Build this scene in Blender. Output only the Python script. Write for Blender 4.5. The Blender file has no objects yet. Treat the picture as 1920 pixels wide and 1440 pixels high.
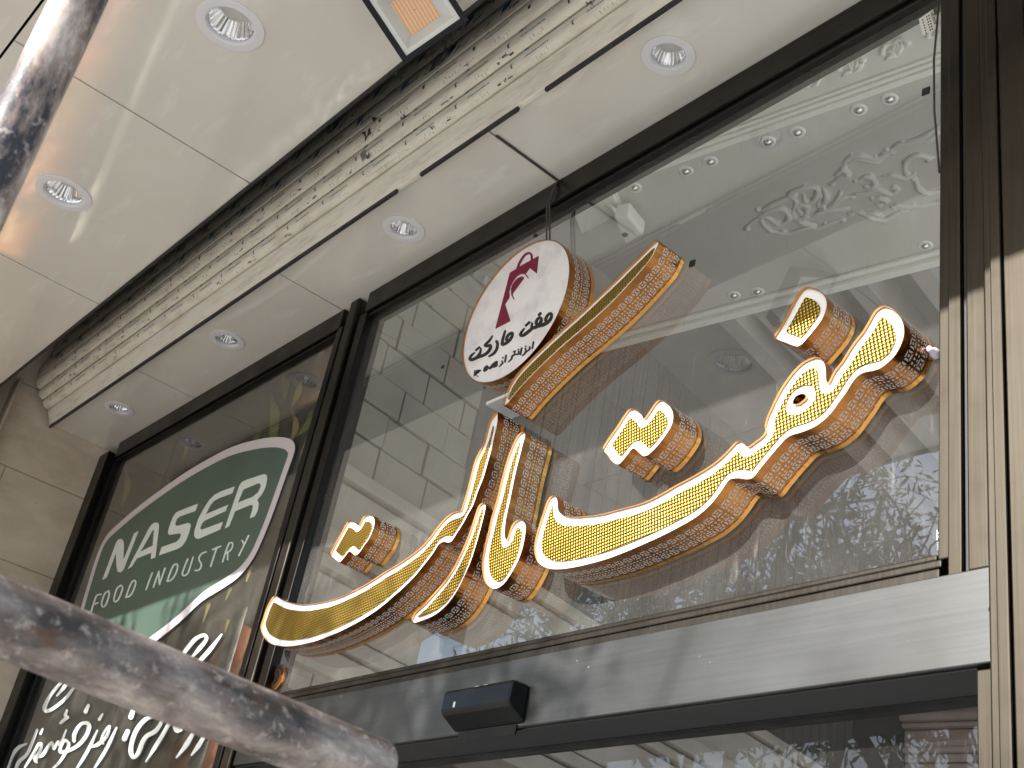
import bpy, bmesh, math, random
import numpy as np
from mathutils import Vector, Matrix
from mathutils.geometry import delaunay_2d_cdt
random.seed(7)
sc = bpy.context.scene
# ------------------------------------------------------------------ camera
RC = np.array([[0.64127578, 0.74808433, 0.1706904], [-0.28211259, 0.4367384, -0.85420844], [-0.713567, 0.49962927, 0.49111376]])
FPX, DC = 2361.0, 1.8
CAM = np.array([0.0, -DC, 1.6])
cd = bpy.data.cameras.new('camera'); cam = bpy.data.objects.new('camera', cd); sc.collection.objects.link(cam)
r, d, f_ = RC[0], RC[1], RC[2]
cam.matrix_world = Matrix(((r[0], -d[0], -f_[0], CAM[0]), (r[1], -d[1], -f_[1], CAM[1]), (r[2], -d[2], -f_[2], CAM[2]), (0, 0, 0, 1)))
cd.sensor_width = 36; cd.lens = FPX / 1920 * 36; cd.clip_end = 2000; cd.clip_start = 0.05
cd.dof.use_dof = True; cd.dof.focus_distance = 3.5; cd.dof.aperture_fstop = 17
sc.camera = cam
# ------------------------------------------------------------------ light
SUN_EL, SUN_AZ = math.radians(26.8), math.radians(-7)
w = bpy.data.worlds.new('World'); sc.world = w; w.use_nodes = True
wn = w.node_tree.nodes; sky = wn.new('ShaderNodeTexSky'); sky.sky_type = 'NISHITA'; sky.sun_disc = False
sky.sun_elevation = SUN_EL; sky.sun_rotation = math.pi - SUN_AZ
w.node_tree.links.new(sky.outputs[0], wn['Background'].inputs[0]); wn['Background'].inputs[1].default_value = 0.095
sl = bpy.data.lights.new('sun', 'SUN'); sl.energy = 3.5; sl.angle = math.radians(0.53); sl.color = (1, 0.97, 0.925)
so = bpy.data.objects.new('sun', sl); sc.collection.objects.link(so)
SUNV = Vector((math.sin(SUN_AZ) * math.cos(SUN_EL), -math.cos(SUN_AZ) * math.cos(SUN_EL), math.sin(SUN_EL)))
so.rotation_euler = SUNV.to_track_quat('Z', 'Y').to_euler(); so.location = (0, -6, 9)
sc.view_settings.view_transform = 'Standard'; sc.view_settings.look = 'None'; sc.view_settings.gamma = 1
sc.view_settings.use_curve_mapping = False; sc.view_settings.exposure = 1.55
sc.cycles.max_bounces = 8; sc.cycles.transparent_max_bounces = 12; sc.cycles.caustics_reflective = False
sc.cycles.sample_clamp_indirect = 6
# ------------------------------------------------------------------ helpers
ZS = 4.0597            # soffit height
def ray(x, y): return RC.T @ np.array([(x - 960) / FPX, (y - 720) / FPX, 1.0])
def aY(x, y, Y=0.0):
    q = ray(x, y); return Vector(CAM + q * (Y + DC) / q[1])
def aZ(x, y, Z=ZS):
    q = ray(x, y); return Vector(CAM + q * (Z - 1.6) / q[2])
def aP(x, y, p0, n):
    q = ray(x, y); s = (np.array(n) @ (np.array(p0) - CAM)) / (np.array(n) @ q); return Vector(CAM + q * s)
def tag(o, label=None, cat=None, group=None, kind=None):
    if label: o['label'] = label
    if cat: o['category'] = cat
    if group: o['group'] = group
    if kind or label: o['kind'] = kind or 'thing'
    return o
def empty(name, loc, label, cat, group=None):
    o = bpy.data.objects.new(name, None); sc.collection.objects.link(o); o.location = loc; o.empty_display_size = 0.1
    o['_l'] = 0; del o['_l']
    return tag(o, label, cat, group)
def obj(name, V, F, m, parent=None, smooth=False, uv=None):
    me = bpy.data.meshes.new(name); me.from_pydata([tuple(v) for v in V], [], [tuple(f) for f in F])
    ms = m if isinstance(m, (list, tuple)) else [m]
    for x in ms: me.materials.append(x)
    if uv is not None:
        l = me.uv_layers.new(name='UVMap')
        for i, c in enumerate(uv): l.data[i].uv = c
    if smooth:
        for p in me.polygons: p.use_smooth = True
    me.update()
    o = bpy.data.objects.new(name, me); sc.collection.objects.link(o)
    if parent:
        o.parent = parent; o.matrix_parent_inverse = Matrix.Identity(4)
        # parents are placed before children: keep world coordinates
        P = parent; off = Vector((0, 0, 0))
        while P: off += P.location; P = P.parent
        o.location = -off
    return o
class MB:
    def __init__(s): s.V = []; s.F = []; s.mi = []
    def add(s, V, F, mi=0):
        b = len(s.V); s.V += [Vector(v) for v in V]; s.F += [tuple(i + b for i in f) for f in F]; s.mi += [mi] * len(F); return s
    def box(s, x0, x1, y0, y1, z0, z1, mi=0):
        V = [(x, y, z) for z in (z0, z1) for y in (y0, y1) for x in (x0, x1)]
        return s.add(V, [(0, 2, 3, 1), (4, 5, 7, 6), (0, 1, 5, 4), (2, 6, 7, 3), (0, 4, 6, 2), (1, 3, 7, 5)], mi)
    def obox(s, c, ax, ay, az, mi=0):
        c, ax, ay, az = map(Vector, (c, ax, ay, az))
        V = [c + ax * i + ay * j + az * k for k in (-1, 1) for j in (-1, 1) for i in (-1, 1)]
        return s.add(V, [(0, 2, 3, 1), (4, 5, 7, 6), (0, 1, 5, 4), (2, 6, 7, 3), (0, 4, 6, 2), (1, 3, 7, 5)], mi)
    def tube(s, pts, rad, n=10, mi=0, cap=True):
        pts = [Vector(p) for p in pts]; rs = rad if isinstance(rad, (list, tuple)) else [rad] * len(pts)
        b = len(s.V); prev = None
        for i, p in enumerate(pts):
            t = (pts[min(i + 1, len(pts) - 1)] - pts[max(i - 1, 0)]).normalized()
            if prev is None: u = t.orthogonal().normalized()
            else:
                u = prev - t * prev.dot(t); u = u.normalized() if u.length > 1e-6 else t.orthogonal().normalized()
            prev = u; v = t.cross(u)
            for k in range(n):
                a = 2 * math.pi * k / n; s.V.append(p + (u * math.cos(a) + v * math.sin(a)) * rs[i])
        for i in range(len(pts) - 1):
            for k in range(n):
                k2 = (k + 1) % n; s.F.append((b + i * n + k, b + i * n + k2, b + (i + 1) * n + k2, b + (i + 1) * n + k)); s.mi.append(mi)
        if cap:
            s.F.append(tuple(b + k for k in reversed(range(n)))); s.F.append(tuple(b + (len(pts) - 1) * n + k for k in range(n))); s.mi += [mi, mi]
        return s
    def lathe(s, c, prof, n=40, mi=0, ax=(1, 0, 0), ay=(0, 1, 0), az=(0, 0, 1), rib=0):
        c, ax, ay, az = map(Vector, (c, ax, ay, az)); b = len(s.V)
        for (rr, h) in prof:
            for k in range(n):
                a = 2 * math.pi * k / n; q = rr * (1 + (rib if k % 2 else -rib))
                s.V.append(c + ax * q * math.cos(a) + ay * q * math.sin(a) + az * h)
        for i in range(len(prof) - 1):
            for k in range(n):
                k2 = (k + 1) % n; s.F.append((b + i * n + k, b + i * n + k2, b + (i + 1) * n + k2, b + (i + 1) * n + k)); s.mi.append(mi)
        return s
    def build(s, name, m, parent=None, smooth=False, bevel=0, clip=None):
        o = obj(name, s.V, s.F, m, parent, smooth)
        for p, i in zip(o.data.polygons, s.mi): p.material_index = i
        if clip is not None:      # cut away whatever would stick out through the shop front
            bm = bmesh.new(); bm.from_mesh(o.data)
            r_ = bmesh.ops.bisect_plane(bm, geom=bm.verts[:] + bm.edges[:] + bm.faces[:], plane_co=(0, clip, 0), plane_no=(0, -1, 0), clear_outer=True)
            bmesh.ops.holes_fill(bm, edges=[e for e in r_['geom_cut'] if isinstance(e, bmesh.types.BMEdge)]); bm.to_mesh(o.data); bm.free()
        if bevel:
            bv = o.modifiers.new('bevel', 'BEVEL'); bv.width = bevel; bv.segments = 2; bv.limit_method = 'ANGLE'
        return o
def smooth_loop(P, k=4, closed=True):
    P = [np.array(p, float) for p in P]; n = len(P); out = []
    for i in range(n if closed else n - 1):
        if closed: a, b, c, e = P[i - 1], P[i], P[(i + 1) % n], P[(i + 2) % n]
        else: a, b, c, e = P[max(i - 1, 0)], P[i], P[i + 1], P[min(i + 2, n - 1)]
        la = max(np.linalg.norm(b - a), 1e-6); lb = max(np.linalg.norm(c - b), 1e-6); lc = max(np.linalg.norm(e - c), 1e-6)
        m1 = (c - a) / (la + lb) * lb; m2 = (e - b) / (lb + lc) * lb
        if not closed and i == 0: m1 = (c - b)
        if not closed and i == n - 2: m2 = (c - b)
        for j in range(k):
            t = j / k; h = t * t; q = h * t
            out.append((2 * q - 3 * h + 1) * b + (q - 2 * h + t) * m1 + (-2 * q + 3 * h) * c + (q - h) * m2)
    if not closed: out.append(P[-1])
    return out
def inside_grid(loops, gx, gy):
    X, Y = np.meshgrid(gx, gy); ins = np.zeros(X.shape, bool)
    for L in loops:
        L = np.array(L); n = len(L)
        for i in range(n):
            x0, y0 = L[i]; x1, y1 = L[(i + 1) % n]
            if y0 == y1: continue
            c = ((y0 > Y) != (y1 > Y)) & (X < (x1 - x0) * (Y - y0) / (y1 - y0) + x0); ins ^= c
    return ins
def seg_dist(X, Y, a, b):
    dx, dy = b[0] - a[0], b[1] - a[1]; l2 = dx * dx + dy * dy + 1e-12
    t = np.clip(((X - a[0]) * dx + (Y - a[1]) * dy) / l2, 0, 1)
    return np.hypot(X - a[0] - t * dx, Y - a[1] - t * dy), t
def contours(Fd, gx, gy, tol):
    """closed loops where the field Fd is positive"""
    Fd = Fd.copy(); Fd[0, :] = Fd[-1, :] = -1; Fd[:, 0] = Fd[:, -1] = -1
    Fd[np.abs(Fd) < 1e-9] = 1e-9
    S = Fd > 0; mix = S[:-1, :-1].astype(int) + S[1:, :-1] + S[:-1, 1:] + S[1:, 1:]
    jj, ii = np.where((mix > 0) & (mix < 4)); nxt = {}; pos = {}
    def pt(j0, i0, j1, i1):
        k = (j0, i0, j1, i1) if (j0, i0) < (j1, i1) else (j1, i1, j0, i0)
        if k not in pos:
            a, b = Fd[k[0], k[1]], Fd[k[2], k[3]]; t = a / (a - b)
            pos[k] = (gx[k[1]] + t * (gx[k[3]] - gx[k[1]]), gy[k[0]] + t * (gy[k[2]] - gy[k[0]]))
        return k
    for j, i in zip(jj, ii):
        c = [(j, i), (j, i + 1), (j + 1, i + 1), (j + 1, i)]; s = [S[p] for p in c]
        ent, ext = [], []
        for k in range(4):
            a, b = c[k], c[(k + 1) % 4]
            if s[k] and not s[(k + 1) % 4]: ext.append(pt(*a, *b))
            if not s[k] and s[(k + 1) % 4]: ent.append(pt(*a, *b))
        if len(ent) == 1: nxt[ext[0]] = ent[0]
        else:
            # saddle: pair so that the inside corners stay apart
            order = []
            for k in range(4):
                a, b = c[k], c[(k + 1) % 4]; order.append(pt(*a, *b))
            if s[0]: nxt[order[0]] = order[3]; nxt[order[2]] = order[1]
            else: nxt[order[1]] = order[0]; nxt[order[3]] = order[2]
    loops = []
    while nxt:
        k0, k = next(iter(nxt.items())); del nxt[k0]; L = [pos[k0]]
        while k != k0:
            L.append(pos[k]); k = nxt.pop(k, k0)
        if len(L) > 5:
            L = simp(L, tol)
            if len(L) > 2: loops.append(L)
    return loops
def simp(L, tol):
    P = np.array(L); n = len(P); far = int(np.argmax(np.hypot(*(P - P[0]).T))); keep = {0, far}
    st = [(0, far), (far, n)]
    while st:
        a, b = st.pop()
        if b - a < 2: continue
        A, B = P[a], P[b % n]; dv = B - A; l = np.hypot(*dv) + 1e-12; Q = P[a + 1:b] - A
        dd = np.abs(Q[:, 0] * dv[1] - Q[:, 1] * dv[0]) / l; m = int(np.argmax(dd))
        if dd[m] > tol: keep.add(a + 1 + m); st += [(a, a + 1 + m), (a + 1 + m, b)]
    return [tuple(P[i]) for i in sorted(keep)]
def cdt(loops):
    V = []; E = []
    for L in loops:
        b = len(V); n = len(L); V += [Vector((float(p[0]), float(p[1]))) for p in L]; E += [(b + i, b + (i + 1) % n) for i in range(n)]
    ov, oe, of, *_ = delaunay_2d_cdt(V, E, [], 0, 1e-7)
    if not of: return [], []
    C = np.array([sum((ov[i] for i in f), Vector((0, 0))) / len(f) for f in of]); ins = np.zeros(len(C), bool)
    for L in loops:
        L = np.array(L); n = len(L)
        for i in range(n):
            x0, y0 = L[i]; x1, y1 = L[(i + 1) % n]
            if y0 != y1: ins ^= ((y0 > C[:, 1]) != (y1 > C[:, 1])) & (C[:, 0] < (x1 - x0) * (C[:, 1] - y0) / (y1 - y0) + x0)
    return ov, [f for f, k in zip(of, ins) if k]
def slab(mb, loops, to3, to3b, mi=0, flip=False):
    """filled loops in 2-D, face at to3(p), sides going back to to3b(p)"""
    v, F = cdt(loops)
    mb.add([to3(p) for p in v], [tuple(reversed(f)) if flip else f for f in F], mi)
    if to3b:
        for L in loops:
            n = len(L); A = [to3(p) for p in L]; B = [to3b(p) for p in L]
            mb.add(A + B, [(i, (i + 1) % n, n + (i + 1) % n, n + i) for i in range(n)], mi)
    return mb
def stroke_loops(strokes, polys=(), res=0.8, tol=0.12):
    """union of pen strokes [(points, width or [widths])] and polygons, in photo pixels"""
    S = []; mx = 0
    for P, wd in strokes:
        k = 4; Q = smooth_loop(P, k, False) if len(P) > 2 else [np.array(p, float) for p in P]
        n = len(Q); ws = np.interp(np.linspace(0, 1, n), np.linspace(0, 1, len(wd)), wd) if isinstance(wd, (list, tuple)) else [wd] * n
        S.append((Q, ws)); mx = max(mx, max(ws))
    allp = [q for Q, _ in S for q in Q] + [np.array(p, float) for L in polys for p in L]
    A = np.array(allp); lo = A.min(0) - mx - 3 * res; hi = A.max(0) + mx + 3 * res
    gx = np.arange(lo[0], hi[0], res); gy = np.arange(lo[1], hi[1], res); Fd = np.full((len(gy), len(gx)), -9.0)
    for Q, ws in S:
        for i in range(len(Q) - 1):
            a, b = Q[i], Q[i + 1]; m = max(ws[i], ws[i + 1]) + 2
            i0 = max(int((min(a[0], b[0]) - m - lo[0]) / res), 0); i1 = int((max(a[0], b[0]) + m - lo[0]) / res) + 2
            j0 = max(int((min(a[1], b[1]) - m - lo[1]) / res), 0); j1 = int((max(a[1], b[1]) + m - lo[1]) / res) + 2
            X, Y = np.meshgrid(gx[i0:i1], gy[j0:j1]); dd, t = seg_dist(X, Y, a, b)
            Fd[j0:j1, i0:i1] = np.maximum(Fd[j0:j1, i0:i1], (ws[i] * (1 - t) + ws[i + 1] * t) / 2 - dd)
    for L in polys:
        ins = inside_grid([L], gx, gy); X, Y = np.meshgrid(gx, gy); dm = np.full(X.shape, 9.0)
        for i in range(len(L)): dm = np.minimum(dm, seg_dist(X, Y, L[i - 1], L[i])[0])
        Fd = np.maximum(Fd, np.where(ins, dm, -dm))
    return contours(Fd, gx, gy, tol)
# ------------------------------------------------------------------ materials
def mat(name, col=(.5, .5, .5), rough=.5, metal=0.0, spec=.5):
    m = bpy.data.materials.new(name); m.use_nodes = True; b = m.node_tree.nodes['Principled BSDF']
    b.inputs['Base Color'].default_value = (*col, 1); b.inputs['Roughness'].default_value = rough
    b.inputs['Metallic'].default_value = metal; b.inputs['Specular IOR Level'].default_value = spec
    return m
class NT:
    def __init__(s, m): s.t = m.node_tree; s.b = s.t.nodes['Principled BSDF']; s.out = s.t.nodes['Material Output']
    def n(s, typ, **kw):
        x = s.t.nodes.new('ShaderNode' + typ)
        for k, v in kw.items():
            if k in ('operation', 'blend_type', 'data_type', 'feature', 'interpolation', 'wave_type', 'bands_direction', 'attribute_name', 'uv_map', 'noise_dimensions'): setattr(x, k, v)
            else: x.inputs[k].default_value = v
        return x
    def l(s, a, b): s.t.links.new(a, b)
    def math(s, op, a, b=None, c=None):
        x = s.t.nodes.new('ShaderNodeMath'); x.operation = op
        for i, v in enumerate((a, b, c)):
            if v is None: continue
            if isinstance(v, (int, float)): x.inputs[i].default_value = v
            else: s.l(v, x.inputs[i])
        return x.outputs[0]
    def pos(s, scale=(1, 1, 1), rot=(0, 0, 0)):
        g = s.t.nodes.new('ShaderNodeNewGeometry'); mp = s.t.nodes.new('ShaderNodeMapping'); mp.inputs['Scale'].default_value = scale; mp.inputs['Rotation'].default_value = rot
        s.l(g.outputs['Position'], mp.inputs[0]); return mp.outputs[0]
    def noise(s, vec, scale, detail=4, rough=.55, dist=0):
        x = s.n('TexNoise', Scale=scale, Detail=detail, Roughness=rough, Distortion=dist); s.l(vec, x.inputs['Vector']); return x.outputs[0]
    def ramp(s, fac, stops):
        x = s.t.nodes.new('ShaderNodeValToRGB'); e = x.color_ramp.elements
        while len(e) < len(stops): e.new(0.5)
        for q, (p, c) in zip(e, stops): q.position = p; q.color = (*c, 1) if len(c) == 3 else c
        s.l(fac, x.inputs[0]); return x.outputs[0]
    def mix(s, fac, a, b, blend='MIX'):
        x = s.t.nodes.new('ShaderNodeMix'); x.data_type = 'RGBA'; x.blend_type = blend
        for v, i in ((fac, 0), (a, 6), (b, 7)):
            if isinstance(v, (int, float)): x.inputs[i].default_value = v
            elif isinstance(v, tuple): x.inputs[i].default_value = (*v, 1)
            else: s.l(v, x.inputs[i])
        return x.outputs[2]
    def bump(s, h, strength=.3, dist=.01):
        x = s.n('Bump', Strength=strength, Distance=dist); s.l(h, x.inputs['Height']); s.l(x.outputs[0], s.b.inputs['Normal']); return x
    def col(s, c): s.l(c, s.b.inputs['Base Color'])
    def rough(s, c): s.l(c, s.b.inputs['Roughness'])
def noisy(name, c0, c1, scale=6, rough=.5, metal=0, bump=0, stretch=(1, 1, 1), spec=.5, r0=None):
    m = mat(name, c0, rough, metal, spec); t = NT(m); v = t.pos(stretch); f = t.noise(v, scale, 6)
    t.col(t.ramp(f, [(.3, c0), (.7, c1)]))
    if r0 is not None: t.rough(t.ramp(f, [(.3, (r0,) * 3), (.7, (rough,) * 3)]))
    if bump: t.bump(f, bump)
    return m
M = {}
def build_materials():
    # soffit: glossy cream composite panel, slightly wavy, pale streaky patches painted in as reflected light
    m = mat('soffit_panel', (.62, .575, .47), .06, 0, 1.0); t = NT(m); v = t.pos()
    big = t.noise(v, .9, 2); glints = t.noise(t.pos((2.2, 9, 1), (0, 0, .5)), 1.6, 5, .6, .4)
    c = t.mix(t.ramp(glints, [(.57, (0, 0, 0)), (.70, (.55,) * 3)]), (.75, .71, .62), (.87, .84, .76))
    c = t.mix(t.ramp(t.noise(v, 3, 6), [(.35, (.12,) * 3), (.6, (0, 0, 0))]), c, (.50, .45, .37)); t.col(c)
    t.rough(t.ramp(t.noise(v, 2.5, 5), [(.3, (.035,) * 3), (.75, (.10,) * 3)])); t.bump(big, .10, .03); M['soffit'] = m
    M['gap'] = mat('joint_black', (.012, .012, .012), .6)
    M['rubber'] = noisy('rubber_seal', (.012, .012, .013), (.03, .03, .03), 20, .45)
    # shutter slats, cream lacquer with dirt
    m = mat('shutter_cream', (.52, .47, .36), .45); t = NT(m); f = t.noise(t.pos((1.2, 1, 8)), 7, 7, .65)
    c = t.ramp(f, [(.28, (.62, .56, .45)), (.5, (.82, .765, .63)), (.75, (.88, .83, .70))]); g = t.noise(t.pos((.5, 1, 40)), 6, 4)
    t.col(t.mix(t.ramp(g, [(.58, (0, 0, 0)), (.75, (.5,) * 3)]), c, (.36, .32, .26))); t.bump(f, .15); M['shutter'] = m
    M['guide'] = noisy('guide_paint', (.30, .245, .19), (.42, .35, .27), 8, .5); M['ink_grey'] = mat('print_grey', (.30, .28, .26), .6); M['ink'] = mat('print_ink', (.06, .055, .06), .6); M['blue'] = mat('print_blue', (.03, .13, .22), .5)
    m = mat('peeling_film', (.12, .11, .105), .3); t = NT(m); t.col(t.ramp(t.noise(t.pos(), 40, 3), [(.35, (.05, .047, .045)), (.7, (.22, .2, .18))])); M['film'] = m
    # frames: bronze anodised aluminium, brushed
    def alu(name, c0, c1, rough, axis=(40, 40, .6), metal=1.0):
        m = mat(name, c0, rough, metal); t = NT(m); f = t.noise(t.pos(axis), 5, 5); g = t.noise(t.pos(), 9, 6)
        c = t.ramp(f, [(.25, c0), (.75, c1)]); t.col(t.mix(t.ramp(g, [(.55, (0, 0, 0)), (.8, (.3,) * 3)]), c, tuple(x * .6 for x in c0)))
        t.rough(t.ramp(g, [(.3, (rough,) * 3), (.8, (min(rough + .18, 1),) * 3)])); return m
    M['bronze'] = alu('bronze_aluminium', (.034, .030, .026), (.055, .049, .041), .38)
    M['bronze_h'] = alu('bronze_aluminium_level', (.030, .027, .025), (.05, .044, .04), .34, (.6, 40, 40))
    M['post'] = alu('champagne_aluminium', (.044, .038, .030), (.064, .056, .044), .37)
    M['dark_alu'] = alu('dark_aluminium', (.018, .017, .016), (.035, .032, .03), .3)
    m = mat('brushed_plate', (.14, .14, .13), .4, 1); t = NT(m); g = t.noise(t.pos((.5, 1, 22)), 7, 5); s2 = t.noise(t.pos(), 55, 2); s3 = t.noise(t.pos((1, 1, 1)), 3.2, 5)
    c = t.ramp(g, [(.3, (.080, .082, .083)), (.7, (.096, .098, .098))]); c = t.mix(t.ramp(s2, [(.735, (0, 0, 0)), (.78, (.7,) * 3)]), c, (.42, .40, .36))
    t.col(t.mix(t.ramp(s3, [(.35, (.45,) * 3), (.6, (0, 0, 0))]), c, (.07, .07, .066))); t.rough(t.ramp(s3, [(.3, (.38,) * 3), (.7, (.47,) * 3)])); M['plate'] = m
    M['black'] = mat('black_plastic', (.008, .008, .009), .22, 0, .25); M['black_matt'] = mat('black_matt', (.01, .01, .011), .5)
    M['white'] = mat('white_enamel', (.74, .72, .72), .35); M['grey_white'] = mat('lamp_lens', (.78, .76, .70), .45)
    M['chrome'] = mat('chrome', (.8, .8, .8), .12, 1)
    m = mat('chrome_ribbed', (.92, .92, .92), .12, 1); M['ribs'] = m
    # letters
    m = mat('white_acrylic', (.86, .86, .88), .3); b = m.node_tree.nodes['Principled BSDF']; M['acrylic'] = m
    m = mat('gold_shaded_grooves', (.85, .55, .12), .30, 1); t = NT(m); g = t.n('NewGeometry') if False else None
    P = 0.0086
    geo = t.t.nodes.new('ShaderNodeNewGeometry'); sx = t.t.nodes.new('ShaderNodeSeparateXYZ'); t.l(geo.outputs['Position'], sx.inputs[0])
    u1 = t.math('ADD', sx.outputs[0], t.math('MULTIPLY', sx.outputs[2], .18)); v1 = t.math('SUBTRACT', sx.outputs[2], t.math('MULTIPLY', sx.outputs[0], .10))
    su = t.math('ABSOLUTE', t.math('SINE', t.math('MULTIPLY', u1, math.pi / P))); sv = t.math('ABSOLUTE', t.math('SINE', t.math('MULTIPLY', v1, math.pi / P)))
    h = t.math('MULTIPLY', su, sv); nz = t.noise(t.pos(), 4, 3)
    gold = t.ramp(nz, [(.3, (.33, .205, .030)), (.7, (.47, .325, .07))])
    t.col(t.mix(t.ramp(h, [(.06, (1, 1, 1)), (.40, (0, 0, 0))]), gold, (.055, .032, .006))); t.bump(h, .55, .0019)  # embossed grooves darkened in the colour, standing in for their dark reflections
    M['gold'] = m
    # copper side with a fretwork of holes (UV in metres: u along the edge, v front to back)
    m = mat('copper_fretwork', (.62, .29, .11), .27, 1); t = NT(m); uvn = t.t.nodes.new('ShaderNodeUVMap'); uvn.uv_map = 'UVMap'; su_ = t.t.nodes.new('ShaderNodeSeparateXYZ'); t.l(uvn.outputs[0], su_.inputs[0])
    U, Vv = su_.outputs[0], su_.outputs[1]
    def band(v, a, b): return t.math('MULTIPLY', t.math('GREATER_THAN', v, a), t.math('LESS_THAN', v, b))
    def key(v0, hgt, per):
        x = t.math('ABSOLUTE', t.math('SUBTRACT', t.math('FRACT', t.math('DIVIDE', U, per)), .5)); y = t.math('ABSOLUTE', t.math('SUBTRACT', t.math('DIVIDE', t.math('SUBTRACT', Vv, v0), hgt), .5))
        mx = t.math('MAXIMUM', x, y); ring = t.math('MULTIPLY', t.math('GREATER_THAN', mx, .25), t.math('LESS_THAN', mx, .40))
        cut = t.math('GREATER_THAN', t.math('ABSOLUTE', t.math('SUBTRACT', x, y)), .09)
        ctr = t.math('LESS_THAN', mx, .10)
        return t.math('MULTIPLY', t.math('MAXIMUM', t.math('MULTIPLY', ring, cut), ctr), band(Vv, v0, v0 + hgt))
    k1 = key(.020, .023, .026); k2 = key(.060, .021, .026)
    a1 = t.math('SINE', t.math('MULTIPLY', t.math('ADD', U, Vv), math.pi / .0098)); a2 = t.math('SINE', t.math('MULTIPLY', t.math('SUBTRACT', U, Vv), math.pi / .0098))
    dots = t.math('MULTIPLY', t.math('GREATER_THAN', t.math('MULTIPLY', a1, a2), .38), band(Vv, .0435, .0595))
    hole = t.math('MAXIMUM', t.math('MAXIMUM', k1, k2), dots)
    dash = t.math('MULTIPLY', band(Vv, .0835, .0860), t.math('LESS_THAN', t.math('FRACT', t.math('DIVIDE', U, .02)), .72))
    nz = t.noise(t.pos((1, 1, 1)), 12, 4); base = t.mix(t.math('GREATER_THAN', Vv, .086), t.ramp(nz, [(.3, (.25, .098, .028)), (.7, (.43, .18, .052))]), (.70, .33, .08))
    cu = t.t.nodes.new('ShaderNodeCombineXYZ'); t.l(U, cu.inputs[0]); t.bump(t.noise(cu.outputs[0], 16, 3, .6), .5, .012)
    t.col(t.mix(dash, t.mix(hole, base, (.54, .49, .45)), (.03, .015, .01)))
    inv = t.math('SUBTRACT', 1.0, t.math('MAXIMUM', hole, dash)); t.l(inv, t.b.inputs['Metallic'])
    t.rough(t.math('ADD', t.math('MULTIPLY', nz, .2), .12)); M['copper_fret'] = m
    M['copper'] = noisy('copper', (.50, .22, .07), (.62, .31, .11), 14, .26, 1)
    m = mat('sign_white', (.74, .73, .76), .35); t = NT(m); f = t.noise(t.pos(), 11, 6, .6); t.col(t.ramp(f, [(.32, (.60, .58, .62)), (.55, (.76, .75, .78))])); M['sign_white'] = m
    M['maroon'] = mat('maroon_vinyl', (.17, .008, .035), .35); M['ink_black'] = mat('black_vinyl', (.006, .006, .008), .4)
    M['badge_grey'] = mat('badge_border', (.52, .48, .51), .4); M['badge_green'] = noisy('badge_green', (.054, .088, .070), (.066, .104, .082), 5, .35)
    M['letter_white'] = mat('letter_white', (.58, .63, .605), .4); M['script_white'] = mat('script_white', (.80, .83, .82), .4)
    m = mat('dark_film', (.05, .046, .04), .35); t = NT(m); f = t.noise(t.pos((2.5, 1, 1)), 3, 5, .6, .6); t.col(t.ramp(f, [(.35, (.028, .026, .024)), (.6, (.05, .046, .04)), (.75, (.085, .08, .055))])); M['dark_film'] = m
    # glass: thin pane, dusty
    def glass(name, dust, refl, tint):
        m = bpy.data.materials.new(name); m.use_nodes = True; nt = m.node_tree; nt.nodes.remove(nt.nodes['Principled BSDF']); out = nt.nodes['Material Output']
        t = NT.__new__(NT); t.t = nt; t.out = out; t.b = None
        tr = t.n('BsdfTransparent'); tr.inputs[0].default_value = (*tint, 1); gl = t.n('BsdfGlossy'); gl.inputs['Roughness'].default_value = .004; gl.inputs[0].default_value = (1, 1, 1, 1)
        bp = t.n('Bump', Strength=.002, Distance=.03); t.l(t.noise(t.pos(), 3.5, 2), bp.inputs['Height']); t.l(bp.outputs[0], gl.inputs['Normal'])
        lw = t.n('LayerWeight', Blend=.5); x = t.math('POWER', lw.outputs['Facing'], 4.0); fr = t.math('ADD', t.math('MULTIPLY', x, 1.0 - refl), refl)
        mx = t.n('MixShader'); t.l(fr, mx.inputs[0]); t.l(tr.outputs[0], mx.inputs[1]); t.l(gl.outputs[0], mx.inputs[2])
        df = t.n('BsdfDiffuse'); df.inputs[0].default_value = (.62, .60, .56, 1); m2 = t.n('MixShader')
        n1 = t.noise(t.pos((1, 1, .6)), 5, 7, .65); n2 = t.noise(t.pos((5, 1, .7), (0, .5, 0)), 9, 4, .6)
        dd = t.math('ADD', t.ramp(n1, [(.3, (dust * .5,) * 3), (.75, (dust * 1.5,) * 3)]), t.ramp(n2, [(.60, (0, 0, 0)), (.76, (dust * 2.4,) * 3)]))
        t.l(dd, m2.inputs[0]); t.l(mx.outputs[0], m2.inputs[1]); t.l(df.outputs[0], m2.inputs[2]); t.l(m2.outputs[0], out.inputs[0]); return m
    M['glass'] = glass('window_glass', .055, .13, (.90, .93, .91)); M['glass_side'] = glass('side_glass', .012, .05, (.9, .92, .9)); M['glass_door'] = glass('door_glass', .02, .06, (.72, .74, .74))
    # stone
    m = mat('travertine', (.42, .36, .29), .45); t = NT(m); v = t.pos((1, 1, 2.2)); f = t.noise(v, 3.2, 9, .62, .3); p = t.noise(t.pos((1, 1, 1.6)), 30, 5, .7)
    br = t.n('TexBrick', Scale=1.0); br.inputs['Brick Width'].default_value = .9; br.inputs['Row Height'].default_value = .42; br.inputs['Mortar Size'].default_value = .004; br.inputs['Mortar Smooth'].default_value = .2
    br.inputs['Color1'].default_value = (.92, .92, .92, 1); br.inputs['Color2'].default_value = (1.06, 1.04, 1.0, 1); br.inputs['Mortar'].default_value = (.55, .52, .48, 1)
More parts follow.
